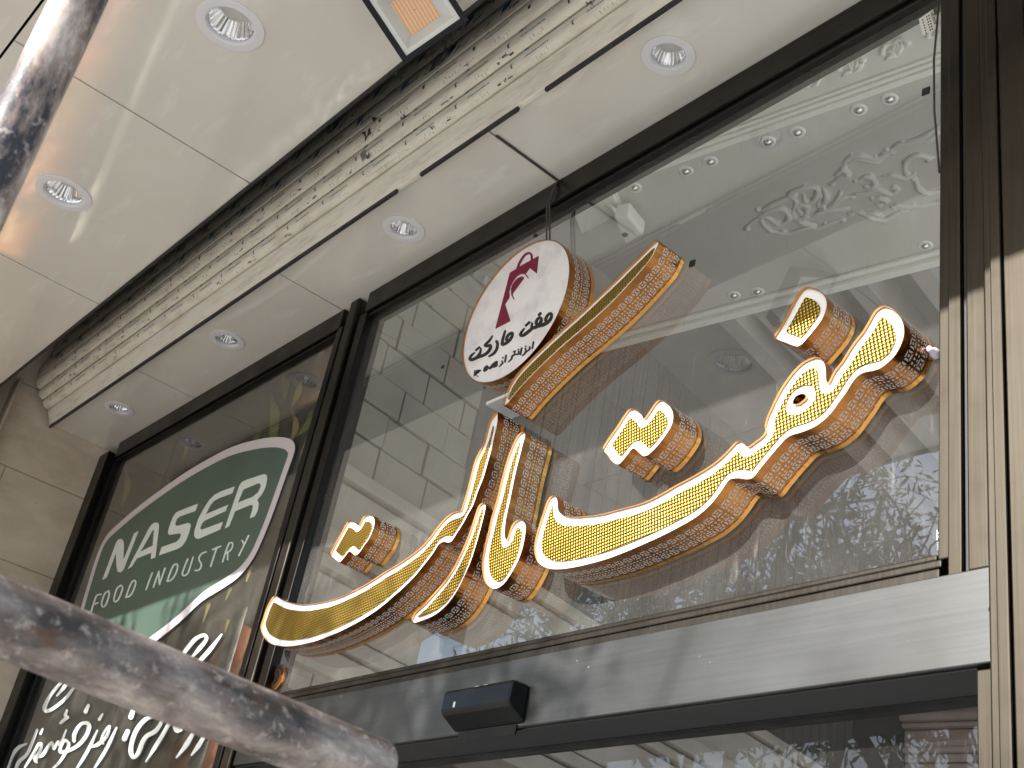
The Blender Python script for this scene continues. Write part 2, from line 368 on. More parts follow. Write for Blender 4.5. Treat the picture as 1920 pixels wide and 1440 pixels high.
    geo = t.t.nodes.new('ShaderNodeNewGeometry'); sx = t.t.nodes.new('ShaderNodeSeparateXYZ'); cx = t.t.nodes.new('ShaderNodeCombineXYZ'); t.l(geo.outputs['Position'], sx.inputs[0]); t.l(sx.outputs[1], cx.inputs[0]); t.l(sx.outputs[2], cx.inputs[1]); t.l(cx.outputs[0], br.inputs['Vector'])
    c = t.ramp(f, [(.25, (.46, .385, .30)), (.5, (.62, .53, .42)), (.75, (.72, .63, .51))]); c = t.mix(t.ramp(p, [(.66, (0, 0, 0)), (.74, (.75,) * 3)]), c, (.13, .11, .09))
    t.col(t.mix(1.0, c, br.outputs[0], 'MULTIPLY')); t.bump(p, .2, .004); M['stone'] = m
    M['tile_stone'] = noisy('interior_stone', (.29, .265, .225), (.40, .365, .315), 2.2, .6, 0, .08)
    M['tile_joint'] = mat('interior_joint', (.28, .255, .22), .8)
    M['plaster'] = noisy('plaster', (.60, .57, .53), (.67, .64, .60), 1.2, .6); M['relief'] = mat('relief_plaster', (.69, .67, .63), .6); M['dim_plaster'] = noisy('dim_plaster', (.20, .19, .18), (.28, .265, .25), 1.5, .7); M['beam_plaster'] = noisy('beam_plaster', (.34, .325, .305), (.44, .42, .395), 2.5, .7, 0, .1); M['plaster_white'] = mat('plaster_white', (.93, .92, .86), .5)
    M['panel'] = noisy('plank_panel', (.10, .092, .084), (.16, .147, .13), 3, .6, 0, .05, (14, 14, .4))
    M['cornice_stone'] = noisy('cornice_stone', (.36, .325, .28), (.48, .435, .375), 3, .6); M['back_stone'] = noisy('back_stone', (.36, .27, .24), (.46, .36, .32), 4, .6)
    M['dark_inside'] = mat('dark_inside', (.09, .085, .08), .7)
    # scaffold steel
    def steelmat(name, stops, rust, rs, sc0):
        m = mat(name, (.3, .25, .24), .5, .1); t = NT(m); tc = t.t.nodes.new('ShaderNodeTexCoord')
        def oc(sx, sz):
            mp = t.t.nodes.new('ShaderNodeMapping'); mp.inputs['Scale'].default_value = (sx, sx, sz); t.l(tc.outputs['Object'], mp.inputs[0]); return mp.outputs[0]
        f = t.noise(oc(1, .38), sc0, 9, .68, .15); g = t.noise(oc(1, .6), sc0 * 1.7, 8, .7); h = t.noise(oc(1, 1), 120, 4, .6); k = t.noise(oc(1, .12), 60, 3)
        c = t.ramp(f, stops); c = t.mix(t.ramp(g, [(.54, (0, 0, 0)), (.66, (rs,) * 3)]), c, rust); c = t.mix(t.ramp(k, [(.58, (0, 0, 0)), (.72, (.4,) * 3)]), c, (.04, .035, .035))
        t.col(t.mix(t.ramp(h, [(.56, (0, 0, 0)), (.68, (.6,) * 3)]), c, (.48, .42, .36))); t.bump(t.math('ADD', g, t.math('MULTIPLY', h, .35)), .3, .003); t.rough(t.ramp(g, [(.3, (.38,) * 3), (.7, (.7,) * 3)])); return m
    M['steel'] = steelmat('scaffold_steel', [(.38, (.04, .032, .028)), (.48, (.16, .125, .11)), (.56, (.29, .24, .21)), (.68, (.60, .52, .42))], (.14, .065, .03), .8, 19)
    M['paint_pipe'] = steelmat('scaffold_painted', [(.40, (.03, .028, .034)), (.47, (.24, .18, .15)), (.55, (.50, .42, .37)), (.75, (.66, .60, .57))], (.10, .055, .035), .55, 14)
    m = mat('ground', (.38, .36, .33), .8); t = NT(m); br = t.n('TexBrick', Scale=2.0); br.inputs['Color1'].default_value = (.40, .39, .375, 1); br.inputs['Color2'].default_value = (.46, .45, .43, 1); br.inputs['Mortar'].default_value = (.25, .24, .22, 1); br.inputs['Mortar Size'].default_value = .012
    t.l(t.pos(), br.inputs['Vector']); t.col(br.outputs[0]); M['ground'] = m
    m = mat('leaf', (.07, .10, .03), .75, 0, .08); t = NT(m); oi = t.n('ObjectInfo'); f = t.noise(t.pos(), 3, 3); t.col(t.ramp(f, [(.3, (.03, .05, .018)), (.55, (.07, .10, .03)), (.75, (.14, .15, .04))])); M['leaf'] = m
    M['bark'] = noisy('bark', (.06, .045, .035), (.12, .09, .07), 14, .8, 0, .3)
    M['peach'] = None
    m = mat('led_panel', (.78, .46, .25), .5); t = NT(m); wv = t.n('TexWave', Scale=38.0, Distortion=0.0); wv.bands_direction = 'DIAGONAL'; t.l(t.pos((1, 1, 1), (0, 0, .3)), wv.inputs['Vector']); t.col(t.ramp(wv.outputs[1], [(.2, (.70, .40, .20)), (.8, (.86, .54, .32))])); M['led'] = m
    M['lamp_reflector'] = noisy('lamp_reflector', (.56, .57, .55), (.66, .66, .63), 9, .35, .2)
    M['cable'] = mat('cable', (.05, .035, .035), .5); M['label'] = mat('label_white', (.7, .7, .68), .5)
    M['red_paint'] = noisy('red_yellow_paint', (.9, .12, .08), (.95, .60, .08), 2.5, .5, 0, 0, (6, 6, .6)); M['pale_paint'] = mat('pale_paint', (.8, .74, .6), .5)
    M['clear_knob'] = mat('clear_plastic', (.8, .7, .78), .1)
build_materials()
tag(obj('ground', [(-150, -150, 0), (150, -150, 0), (150, 150, 0), (-150, 150, 0)], [(0, 1, 2, 3)], M['ground']), kind='structure')
tag(obj('shop_floor', [(-6, .06, .012), (8, .06, .012), (8, 9, .012), (-6, 9, .012)], [(0, 1, 2, 3)], mat('shop_floor', (.72, .70, .66), .3)), kind='structure')
# ------------------------------------------------------------------ downlights (positions needed for the soffit holes)
XL, XR = -5.88, 1.6
DL = [((432, 47), .0985, .66), ((120, 362), .0985, .66), ((1253, 104), .0725, .60), ((757, 429), .0725, .60), ((426, 637), .0725, .60), ((224, 766), .068, .60)]
dl_pos = [(aZ(*p), R_, k) for p, R_, k in DL]
# ------------------------------------------------------------------ soffit
mb = MB(); g = .004
def circ(c, r_, n=36): return [(c[0] + r_ * math.cos(2 * math.pi * i / n), c[1] + r_ * math.sin(2 * math.pi * i / n)) for i in range(n)]
rows = [(-.326, -.004, [-4.932, -3.717, -2.495, -1.273, -.051, 1.17]), (-1.482, -.660, [-5.78, -4.557, -3.334, -2.112, -.89, .33, 1.55]), (-1.95, -1.490, [-5.2, -3.98, -2.76, -1.54, -.32, .9])]
for y0, y1, js in rows:
    xs = [XL] + js + [XR]
    for a, b in zip(xs[:-1], xs[1:]):
        L = [[(a + g, y0), (b - g, y0), (b - g, y1), (a + g, y1)]]
        for p, R_, k in dl_pos:
            if a < p.x < b and y0 < p.y < y1: L.append(circ(p, R_ * .8))
        slab(mb, L, lambda p: Vector((p[0], p[1], ZS)), lambda p: Vector((p[0], p[1], ZS + .012)), 0, True)
soffit = empty('soffit', (-2.5, -.8, ZS), 'glossy cream panelled canopy ceiling over the shop front, split by a shutter slot', 'soffit')
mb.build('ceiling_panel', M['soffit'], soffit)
mb = MB()
for y0, y1 in ((-.326, .0), (-1.95, -.66)): mb.box(XL, XR, y0 + .004, y1 - .004, ZS + .13, ZS + .15)
mb.box(XL, XR, -1.97, -1.952, ZS - .01, 5.6); mb.box(XL, XR, -.672, -.662, ZS + .003, 5.3); mb.box(XL, XR, -.664, -.27, 5.3, 5.34)
mb.box(XL, XR, -.3, -.28, ZS + .02, 5.3)
mb.build('backing', M['gap'], soffit)
mb = MB(); mb.box(XL, XR, -.660, -.650, ZS - .006, ZS + .05); mb.build('edge_trim', M['rubber'], soffit)
# ------------------------------------------------------------------ downlights
names = ['large recessed downlight at the top beside the black floodlight', 'large recessed downlight on the outer panels behind the upright scaffold pole', 'recessed downlight nearest the top right, close to the dark window frame', 'recessed downlight on the panel left of the hanging sign cable', 'recessed downlight above the dark display window, second from the stone wall', 'smallest recessed downlight on the last panel by the stone wall']
for (p, R_, k), nm in zip(dl_pos, names):
    e = empty('downlight', p, nm, 'downlight', 'recessed downlights in the canopy ceiling')
    ri = R_ * k
    MB().lathe(p, [(R_ * .79, .010), (R_ * .985, 0), (R_, -.001), (R_, -.0035), (R_ * .985, -.0045), (ri * 1.16, -.0052), (ri * 1.10, -.0045), (ri * 1.03, .001), (ri * 1.0, .008)], 64).build('trim_ring', M['white'], e)
    rf = MB().lathe(p, [(ri * 1.0, .008), (ri * .95, .014), (ri * .64, .048 * R_ / .08)], 52, rib=.035).build('reflector', M['ribs'], e)
    MB().lathe(p, [(ri * .67, .047 * R_ / .08), (ri * .3, .046 * R_ / .08), (.0005, .046 * R_ / .08)], 32).build('lens', M['grey_white'], rf, True)
# ------------------------------------------------------------------ roller shutter
sh = empty('roller_shutter', (-2.5, -.34, ZS), 'cream roller shutter half raised into the ceiling slot, dirty with peeling printed film', 'shutter')
YS = -.338
rowsY = [(425, -.338), (379, -.374), (344, -.412), (309, -.446), (272, -.476), (246, -.452), (220, -.425), (194, -.398), (168, -.37), (140, -.34)]
zr = [aY(640, y, Y).z for y, Y in rowsY]; yr = [Y for _, Y in rowsY]
V = []; F = []; prof = []
def spt(k, q, out=0.0):
    a, b = Vector((yr[k], zr[k])), Vector((yr[k + 1], zr[k + 1])); dv = b - a; nn = Vector((-dv.y, dv.x)).normalized(); nn = nn if nn.x < 0 else -nn
    h = (.013 * math.sin(math.pi * min(max(q, 0), 1)) ** .7 if k else .002) + out
    return a + dv * q + nn * h
prof += [(yr[0] + .012, zr[0] + .001), (yr[0], zr[0])]
for k in range(len(zr) - 1):
    for i in range(9): prof.append(tuple(spt(k, (.04 + .88 * i / 8))))
    prof.append(tuple(spt(k, .96, -.020)))
x0s, x1s = XL + .03, XR
for (y, z) in prof: V += [(x0s, y, z), (x1s, y, z)]
F = [(2 * i, 2 * i + 1, 2 * i + 3, 2 * i + 2) for i in range(len(prof) - 1)]
obj('slat_curtain', V, F, M['shutter'], sh)
mb = MB()
for a, b in ((XL + .03, -2.93), (-2.80, -2.33), (-2.21, XR)): mb.box(a, b, YS - .002, YS + .008, zr[0] - .013, zr[0] - .0005)
mb.build('bottom_seal', M['rubber'], sh)
mb = MB()
gx0 = XL + .005
mb.box(gx0, gx0 + .09, -.655, -.632, 0, ZS + .25).box(gx0, gx0 + .09, -.565, -.55, 0, ZS + .12).box(gx0, gx0 + .012, -.632, -.565, 0, ZS + .2)
mb.build('guide_channel', M['guide'], sh, bevel=.004)
# printed marks on the protective film
rng = random.Random(3); ink = MB(); blue = MB()
def on_slat(k, u, t_, w_, h_, m_, slant=0, off=.0008):
    Lk = math.hypot(zr[k + 1] - zr[k], yr[k + 1] - yr[k]); q1 = t_ + h_ / Lk; A = spt(k, t_, off); B = spt(k, q1, off); S_ = slant
    m_.add([(u, A.x, A.y), (u + w_, A.x, A.y + S_), (u + w_, B.x, B.y + S_), (u, B.x, B.y)], [(0, 1, 2, 3)])
grey = MB()
for k in range(1, 7):
    u = -5.75 + rng.random() * .2; per = .245 if k % 2 else .26
    while u < .3:
        j = rng.uniform(-.008, .008)
        on_slat(k, u + j, .16, .014, .040, blue, .014); on_slat(k, u + .015 + j, .22, .020, .026, blue, .014)
        x = u + .036 + j
        for q in range(5): wd = rng.uniform(.008, .022); on_slat(k, x, .08 + rng.uniform(0, .16), wd, rng.uniform(.004, .010), ink if rng.random() < .5 else grey, rng.uniform(.006, .022)); x += wd * .8
        x = u + .006
        for q in range(12): wd = rng.uniform(.003, .010); on_slat(k, x, .60, wd, rng.uniform(.003, .0045), grey, 0); x += wd + .002
        on_slat(k, u - .055, .52, .013, .011, ink, .002)
        if rng.random() < .6:
            x = u + .13
            for q in range(7): wd = rng.uniform(.006, .022); on_slat(k, x, .12 + rng.uniform(0, .2), wd, rng.uniform(.002, .007), ink if rng.random() < .4 else grey, rng.uniform(-.004, .016)); x += .009
        u += per * rng.uniform(.94, 1.06)
tag(grey.build('fine_print', M['ink_grey'], sh), kind='stuff')
tag(ink.build('printed_text', M['ink'], sh), kind='stuff'); tag(blue.build('printed_logo', M['blue'], sh), kind='stuff')
mb = MB()
for i in range(34):
    px = 560 + 700 * rng.random() ** .8; k = rng.choice([1, 2, 3, 4, 4, 5, 5, 6]); base = aY(px, 425 - (px - 640) * .69, YS); u = base.x; z = zr[k] + rng.uniform(.0, .05); yk = yr[k] - .004; n = 6; sz = rng.uniform(.03, .12) * (1.0 if k > 2 else .5)
    ang = rng.uniform(-.4, 1.2); pts = []
    for a in range(n):
        for b in range(3):
            pts.append((u + math.cos(ang) * sz * a / n + rng.uniform(-.006, .006), yk - .008 - .014 * rng.random() - .014 * b * rng.random(), z + math.sin(ang) * sz * a / n * .6 + (b - 1) * sz * .32 * rng.uniform(.2, 1) + rng.uniform(-.004, .004)))
    MB().add(pts, [(a * 3 + b, a * 3 + b + 1, a * 3 + b + 4, a * 3 + b + 3) for a in range(n - 1) for b in range(2)]).build('film_scrap', M['film'], sh, True)
# ------------------------------------------------------------------ stone side wall
sw = MB(); sw.box(XL - .4, XL, -2.05, .06, 0, 5.4); tag(sw.build('stone_wall', M['stone']), 'beige travertine side wall with open joints, left of the display window', 'wall')
# ------------------------------------------------------------------ transom window (big pane)
GX0, GX1, GZ0, GZ1 = -3.512, -1.173, 2.55, 3.957
tw = empty('transom_window', (-2.34, 0, GZ0), 'large clear fixed window behind the gold letters in dark bronze frame', 'window')
obj('glass_pane', [(GX0 - .01, 0, GZ0 - .01), (GX1 + .01, 0, GZ0 - .01), (GX1 + .01, 0, GZ1 + .01), (GX0 - .01, 0, GZ1 + .01)], [(0, 1, 2, 3)], M['glass'], tw)
MB().box(GX0 - .012, GX1 + .06, -.035, .05, GZ1 + .016, ZS - .002).box(GX0 - .012, GX1, -.022, .04, GZ1, GZ1 + .014).build('top_rail', M['bronze_h'], tw, bevel=.003)
MB().box(GX0 - .012, GX1 + .012, -.034, .05, 2.46, 2.517).box(GX0 - .012, GX1 + .012, -.028, .05, 2.521, GZ0 - .014).box(GX0 - .012, GX1 - .001, -.022, .04, GZ0 - .012, GZ0).build('bottom_rail', M['bronze'], tw, bevel=.003)
mb = MB(); mb.box(GX1 + .001, GX1 + .026, -.022, .05, GZ0 - .012, GZ1 + .014).box(GX1 + .028, GX1 + .055, -.034, .05, GZ0 - .09, GZ1 + .014)
mb.build('jamb', M['post'], tw, bevel=.003)
MB().box(GX0 - .05, GX0, -.03, .05, 2.4, GZ1 + .014).box(GX0 - .066, GX0 - .054, -.018, .05, 2.0, GZ1 + .014).build('jamb', M['dark_alu'], tw, bevel=.003)
MB().box(GX0 - .126, GX0 - .07, -.042, .05, 1.5, ZS - .003).build('mullion', M['bronze'], tw, bevel=.006)
mb = MB(); mb.tube([(GX1 - .008, -.012, 3.95), (GX1 - .02, -.014, 3.75), (GX1 - .018, -.014, 3.6), (GX1 - .006, -.012, 3.42)], .0025, 6)
tag(mb.build('cable', M['cable']), 'thin dark wire running down beside the right window jamb', 'cable')
# ------------------------------------------------------------------ display window (dark film, badge, script)
DX0, DX1 = -5.70, -3.712
dw = empty('display_window', (-4.7, 0, 1.2), 'dark filmed display window with green badge and white script lettering', 'window')
obj('glass_pane', [(DX0 - .01, -.002, 1.0), (DX1 + .01, -.002, 1.0), (DX1 + .01, -.002, GZ1 + .01), (DX0 - .01, -.002, GZ1 + .01)], [(0, 1, 2, 3)], M['glass_side'], dw)
mb = MB(); mb.box(DX0 - .01, -5.06, .006, .010, 1.0, GZ1 + .01).box(-5.056, DX1 + .01, .006, .010, 1.0, GZ1 + .01); mb.build('dark_film', M['dark_film'], dw)
MB().box(DX0 - .015, DX1 + .013, -.03, .05, GZ1 + .014, ZS - .002).box(DX0 - .015, DX1 + .013, -.02, .04, GZ1, GZ1 + .012).build('top_rail', M['dark_alu'], dw, bevel=.003)
MB().box(DX1, DX1 + .026, -.03, .05, 1.0, GZ1).box(DX1 + .03, DX1 + .06, -.04, .05, 1.0, GZ1).build('jamb', M['dark_alu'], dw, bevel=.003)
MB().box(DX0 - .06, DX0 - .002, -.02, .05, 1.0, GZ1).box(DX0 - .178, DX0 - .064, -.05, .05, 1.0, GZ1 + .06).build('jamb', M['dark_alu'], dw, bevel=.003)
# faded herb leaves printed on the dark film
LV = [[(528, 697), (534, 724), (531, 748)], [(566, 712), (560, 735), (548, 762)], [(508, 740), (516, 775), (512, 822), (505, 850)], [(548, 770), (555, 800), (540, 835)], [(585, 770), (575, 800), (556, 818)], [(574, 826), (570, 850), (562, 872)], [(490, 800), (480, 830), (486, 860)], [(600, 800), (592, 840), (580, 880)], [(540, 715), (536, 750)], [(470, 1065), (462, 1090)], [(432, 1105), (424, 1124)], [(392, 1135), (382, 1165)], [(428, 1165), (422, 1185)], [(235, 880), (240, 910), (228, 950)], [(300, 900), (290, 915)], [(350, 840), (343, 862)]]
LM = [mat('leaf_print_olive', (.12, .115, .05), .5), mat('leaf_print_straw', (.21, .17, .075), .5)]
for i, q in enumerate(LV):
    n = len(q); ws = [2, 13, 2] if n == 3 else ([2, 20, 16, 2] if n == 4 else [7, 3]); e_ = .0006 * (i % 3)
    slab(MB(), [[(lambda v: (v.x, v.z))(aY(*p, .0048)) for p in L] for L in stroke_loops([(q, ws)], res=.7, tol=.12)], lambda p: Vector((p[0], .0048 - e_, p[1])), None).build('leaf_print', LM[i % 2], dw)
# badge outline traced, then inset in metres
def W(p, Y=0.0):
    q = aY(p[0], p[1], Y); return (q.x, q.z)
def fieldof(loops, step):
    A = np.array([p for L in loops for p in L]); lo = A.min(0) - 3 * step; hi = A.max(0) + 3 * step
    gx = np.arange(lo[0], hi[0], step); gy = np.arange(lo[1], hi[1], step); X, Y = np.meshgrid(gx, gy); dm = np.full(X.shape, 9.0)
    for L in loops:
        for i in range(len(L)): dm = np.minimum(dm, seg_dist(X, Y, L[i - 1], L[i])[0])
    return np.where(inside_grid(loops, gx, gy), dm, -dm), gx, gy
def inset(loops, wd, step=.004, tol=.0006):
    Fd, gx, gy = fieldof(loops, step); return contours(Fd - wd, gx, gy, tol)
YB = -.006
badge_px = [(128, 1236), (149, 1149), (170, 1077), (181, 1043), (191.6, 1018), (204, 999), (225, 979), (254.6, 953.5), (300, 919), (346, 887), (392, 859.6), (438, 836.7), (484, 824), (518, 819.5), (541, 822), (551, 830), (552.5, 843.5), (541, 878), (525, 924), (507, 974), (484, 1029), (468, 1057), (445, 1084), (415, 1105), (378, 1128), (335, 1168), (280, 1211), (200, 1262), (150, 1280), (130, 1266)]
BL = [[W(p, YB) for p in smooth_loop(badge_px, 3)]]
BI = inset(BL, .042)
badge = slab(MB(), BI, lambda p: Vector((p[0], YB, p[1])), lambda p: Vector((p[0], YB + .002, p[1]))).build('badge_panel', M['badge_green'], dw)
slab(MB(), BL + BI, lambda p: Vector((p[0], YB, p[1])), lambda p: Vector((p[0], YB + .002, p[1]))).build('badge_border', M['badge_grey'], badge)
z5 = lambda u, v: (140 + u / 4.3636, 800 + v / 4.3636); z6 = lambda u, v: (140 + u / 4.3636, 1000 + v / 4.3636); z7 = lambda u, v: (u / 4.3636, 1200 + v / 4.3636)
NASER = [
 [[(228, 1252), (262, 1234), (338, 1035), (344, 1150), (352, 1185), (372, 1194), (398, 1172), (412, 1140), (522, 855), (488, 873), (408, 1075), (400, 1082), (404, 960), (398, 932), (384, 919), (360, 922), (342, 945)]],
 [[(435, 1166), (470, 1141), (510, 1078), (630, 1030), (624, 1083), (661, 1069), (691, 830), (690, 800), (680, 786), (658, 786), (632, 800), (610, 830)], [(540, 1022), (640, 974), (648, 870), (652, 845), (640, 848), (628, 865)]],
 [[(1010, 630), (988, 690), (865, 733), (838, 752), (824, 792), (830, 810), (845, 812), (930, 788), (947, 795), (950, 815), (935, 872), (912, 930), (880, 978), (842, 1000), (690, 1053), (714, 985), (835, 943), (862, 915), (872, 884), (862, 872), (778, 886), (766, 878), (764, 862), (778, 812), (806, 738), (832, 702), (868, 686)]],
 [[(1310, 490), (1290, 545), (1178, 587), (1140, 608), (1112, 640), (1074, 716), (1086, 712), (1256, 640), (1236, 690), (1066, 768), (1045, 790), (1030, 822), (1030, 840), (1046, 842), (1214, 780), (1190, 842), (1015, 918), (990, 912), (978, 890), (982, 852), (1010, 760), (1052, 680), (1100, 604), (1148, 556), (1208, 526)]],
 [[(1230, 832), (1264, 816), (1314, 692), (1440, 640), (1458, 646), (1460, 660), (1434, 750), (1474, 734), (1500, 682), (1508, 632), (1496, 598), (1536, 548), (1562, 496), (1576, 430), (1574, 402), (1556, 388), (1530, 394), (1400, 438), (1368, 455), (1346, 490)], [(1336, 622), (1382, 514), (1506, 462), (1522, 470), (1524, 492), (1500, 540), (1460, 574)]]]
let = MB()
for L in NASER:
    lp = [[W(z5(*p), YB - .001) for p in q] for q in L]
    slab(let, lp, lambda p: Vector((p[0], YB - .002, p[1])), lambda p: Vector((p[0], YB - .0003, p[1])))
w6 = 2.6
food = [[(135, 640), (165, 545), (182, 508), (216, 498)], [(152, 585), (190, 568)], [(280, 470), (248, 492), (226, 550), (222, 590), (234, 603), (254, 586), (274, 535), (284, 492), (280, 470)], [(380, 425), (348, 450), (328, 510), (322, 548), (334, 560), (354, 545), (380, 490), (392, 444), (380, 425)], [(420, 525), (466, 402), (494, 386), (500, 408), (480, 470), (452, 512), (420, 525)],
 [(585, 460), (635, 325)], [(645, 440), (690, 312)], [(690, 312), (694, 418)], [(694, 418), (740, 285)], [(757, 392), (806, 268), (836, 250), (844, 276), (820, 345), (788, 384), (757, 392)], [(925, 210), (890, 300), (882, 335), (894, 348), (920, 334), (936, 305), (970, 195)], [(1076, 152), (1045, 164), (1020, 195), (1020, 222), (1036, 248), (1032, 280), (1014, 302), (986, 304)], [(1113, 270), (1164, 116)], [(1128, 134), (1196, 106)], [(1210, 235), (1262, 86), (1288, 76), (1294, 100), (1278, 136), (1240, 165)], [(1254, 160), (1252, 216)], [(1345, 182), (1388, 92)], [(1370, 58), (1388, 92)], [(1424, 18), (1388, 92)]]
sl_ = stroke_loops([([z6(*p) for p in q], w6) for q in food], res=.5, tol=.06)
slab(let, [[W(p, YB - .001) for p in L] for L in sl_], lambda p: Vector((p[0], YB - .002, p[1])), lambda p: Vector((p[0], YB - .0003, p[1])))
let.build('badge_lettering', M['letter_white'], badge)
k7 = 1 / 4.3636
ST = [([z7(*p) for p in q], [x * k7 for x in ws]) for q, ws in [
 ([(465, 455), (520, 390), (565, 320), (545, 312), (470, 380), (400, 470), (362, 560), (385, 582), (470, 535), (560, 450), (628, 340)], [14, 30, 26, 20, 24, 28, 34, 30, 26, 24, 14]),
 ([(495, 678), (548, 632)], [22, 32]), ([(532, 615), (546, 575)], [26, 18]), ([(700, 585), (722, 535)], [34, 24]), ([(812, 648), (838, 605)], [26, 14]), ([(1070, 630), (1098, 550)], [40, 34]), ([(1018, 808), (1044, 748)], [42, 38]), ([(332, 765), (348, 728)], [22, 16]),
 ([(60, 1060), (95, 950), (150, 880), (215, 850)], [18, 28, 30, 14]), ([(125, 1060), (155, 995), (215, 940), (262, 840), (302, 735)], [22, 30, 26, 24, 18]),
 ([(200, 1045), (262, 950), (318, 850), (340, 850), (330, 900), (290, 980), (300, 1000)], [14, 26, 24, 20, 24, 34, 18]), ([(275, 955), (345, 940), (400, 862), (425, 838), (440, 890), (475, 830), (488, 862), (540, 738)], [34, 34, 24, 20, 24, 20, 24, 14]),
 ([(605, 825), (608, 770), (660, 690), (715, 680), (728, 715), (700, 790), (640, 860), (560, 905), (495, 915), (490, 890), (530, 820), (562, 850), (530, 930), (475, 1010), (425, 1060)], [30, 34, 24, 30, 36, 34, 30, 28, 30, 26, 22, 26, 26, 24, 16]),
 ([(795, 740), (740, 860), (680, 970), (620, 1060)], [14, 28, 28, 16]), ([(752, 872), (800, 855), (870, 790), (895, 705), (860, 740), (828, 820), (845, 850)], [20, 30, 28, 20, 18, 18, 14]), ([(952, 718), (900, 830), (840, 940), (765, 1060)], [16, 30, 30, 16]),
 ([(1270, 622), (1190, 650), (1120, 730), (1078, 840), (1070, 920), (1092, 962), (1130, 925), (1165, 835), (1200, 785), (1262, 752), (1305, 700), (1333, 632)], [16, 34, 36, 36, 36, 26, 34, 36, 34, 36, 30, 20]),
 ([(1395, 660), (1330, 775), (1262, 885), (1192, 995)], [26, 32, 32, 10]), ([(1590, 740), (1525, 855), (1442, 962)], [28, 40, 12]), ([(1675, 775), (1620, 870), (1565, 942)], [28, 38, 12]), ([(1824, 268), (1815, 310)], [16, 40]),
 ([(1560, 152), (1630, 70), (1690, -10), (1670, -40), (1600, -10), (1530, 70), (1440, 200)], [14, 34, 26, 26, 34, 34, 20]), ([(1812, -45), (1720, 75), (1640, 165), (1540, 260)], [14, 34, 34, 20])]]
heart = [z7(*p) for p in [(1415, 680), (1414, 720), (1428, 752), (1452, 762), (1484, 748), (1512, 702), (1478, 690), (1450, 694)]]
sl_ = stroke_loops(ST, [heart], res=.7, tol=.1)
slab(MB(), [[W(p, YB) for p in L] for L in sl_], lambda p: Vector((p[0], YB, p[1])), lambda p: Vector((p[0], YB + .002, p[1]))).build('script_lettering', M['script_white'], dw)
# ------------------------------------------------------------------ door header, sensor, door, posts
YP = -.04
hx1 = aY(1871, 1150, YP).x; hz1 = (aY(1870, 1062, YP).z + aY(1280, 1171, YP).z) / 2; hz0 = (aY(1872, 1243, YP).z + aY(1280, 1318, YP).z) / 2
dh = empty('door_header', ((GX0 + hx1) / 2, YP, hz0), 'long brushed metal header plate above the sliding door, spotted with dirt', 'door header')
MB().box(GX0 - .045, hx1, YP, .002, hz0, hz1).build('cover_plate', M['plate'], dh, bevel=.0025)
MB().box(GX0 - .045, hx1 - .045, YP + .012, .12, hz0 - .004, hz0 - .0005).build('underside', M['black_matt'], dh)
c = aY(1862, 1143, YP)
MB().lathe((c.x, YP, c.z), [(.0075, 0), (.007, -.003), (.004, -.005), (.0003, -.0055)], 16, 0, (1, 0, 0), (0, 0, 1), (0, 1, 0)).build('bolt', M['chrome'], dh, True)
s0 = aY(833, 1293, YP - .055); s1 = aY(960, 1271, YP - .055)
ds = empty('door_sensor', ((s0.x + s1.x) / 2, YP, s0.z), 'black motion sensor box mounted on the metal door header', 'sensor')
zt = (s0.z + s1.z) / 2
pr = [(YP, zt), (YP - .045, zt), (YP - .053, zt - .006), (YP - .055, zt - .05), (YP - .05, zt - .06), (YP, zt - .088)]
n = len(pr); V = [(x, y, z) for x in (s0.x, s1.x) for (y, z) in pr]
obj('housing', V, [tuple(range(n)), tuple(reversed(range(n, 2 * n)))] + [(i, n + i, n + (i + 1) % n, (i + 1) % n) for i in range(n)], M['black'], ds).modifiers.new('bevel', 'BEVEL').width = .004
MB().box(s0.x + .02, s1.x - .02, YP - .004, YP, zt - .112, zt - .089).build('mounting_strip', M['dark_alu'], ds)
MB().box(s0.x + .05, s0.x + .056, YP - .0562, YP - .054, zt - .048, zt - .035).build('indicator', M['label'], ds)
mb = MB()
for u in (.08, .115): mb.box(s0.x + u, s0.x + u + .02, YP - .03, YP - .02, zt, zt + .008)
mb.build('screw_cap', M['label'], ds, bevel=.003)
YD = .10
dz = aY(1280, 1374, YD).z
sd = empty('sliding_door', (-2.2, YD, 0), 'glazed sliding door leaf below the metal header, dark top rail', 'door')
MB().box(GX0 - .04, hx1 - .05, YD - .02, YD + .03, dz, hz0 - .006).build('top_rail', M['dark_alu'], sd, bevel=.003)
obj('glass_pane', [(GX0 - .04, YD, .1), (hx1 - .05, YD, .1), (hx1 - .05, YD, dz + .01), (GX0 - .04, YD, dz + .01)], [(0, 1, 2, 3)], M['glass_door'], sd)
dp = empty('door_post', (hx1, 0, 0), 'pale champagne aluminium door posts at the right edge, half in sun', 'door post')
px0 = hx1 - .046
MB().box(px0, hx1 + .004, -.03, .12, 0, hz0 - .005).build('door_jamb', M['post'], dp, bevel=.003)
MB().box(-1.116, -1.109, -.024, .05, hz1 - .1, ZS - .004).build('gasket', M['black_matt'], dp)
MB().box(-1.107, -1.068, -.034, .05, 2.5, ZS - .004).build('frame_strip', M['post'], dp, bevel=.004)
mb = MB(); mb.box(-1.060, -1.0535, -.05, .05, 0, ZS - .004)
for i, (a, b, y) in enumerate([(-1.052, -1.034, -.062), (-1.032, -1.010, -.075), (-1.008, -.95, -.07), (-.948, -.82, -.068)]): mb.box(a, b, y, .05, 0, ZS - .004)
mb.build('corner_profile', M['post'], dp, bevel=.007)
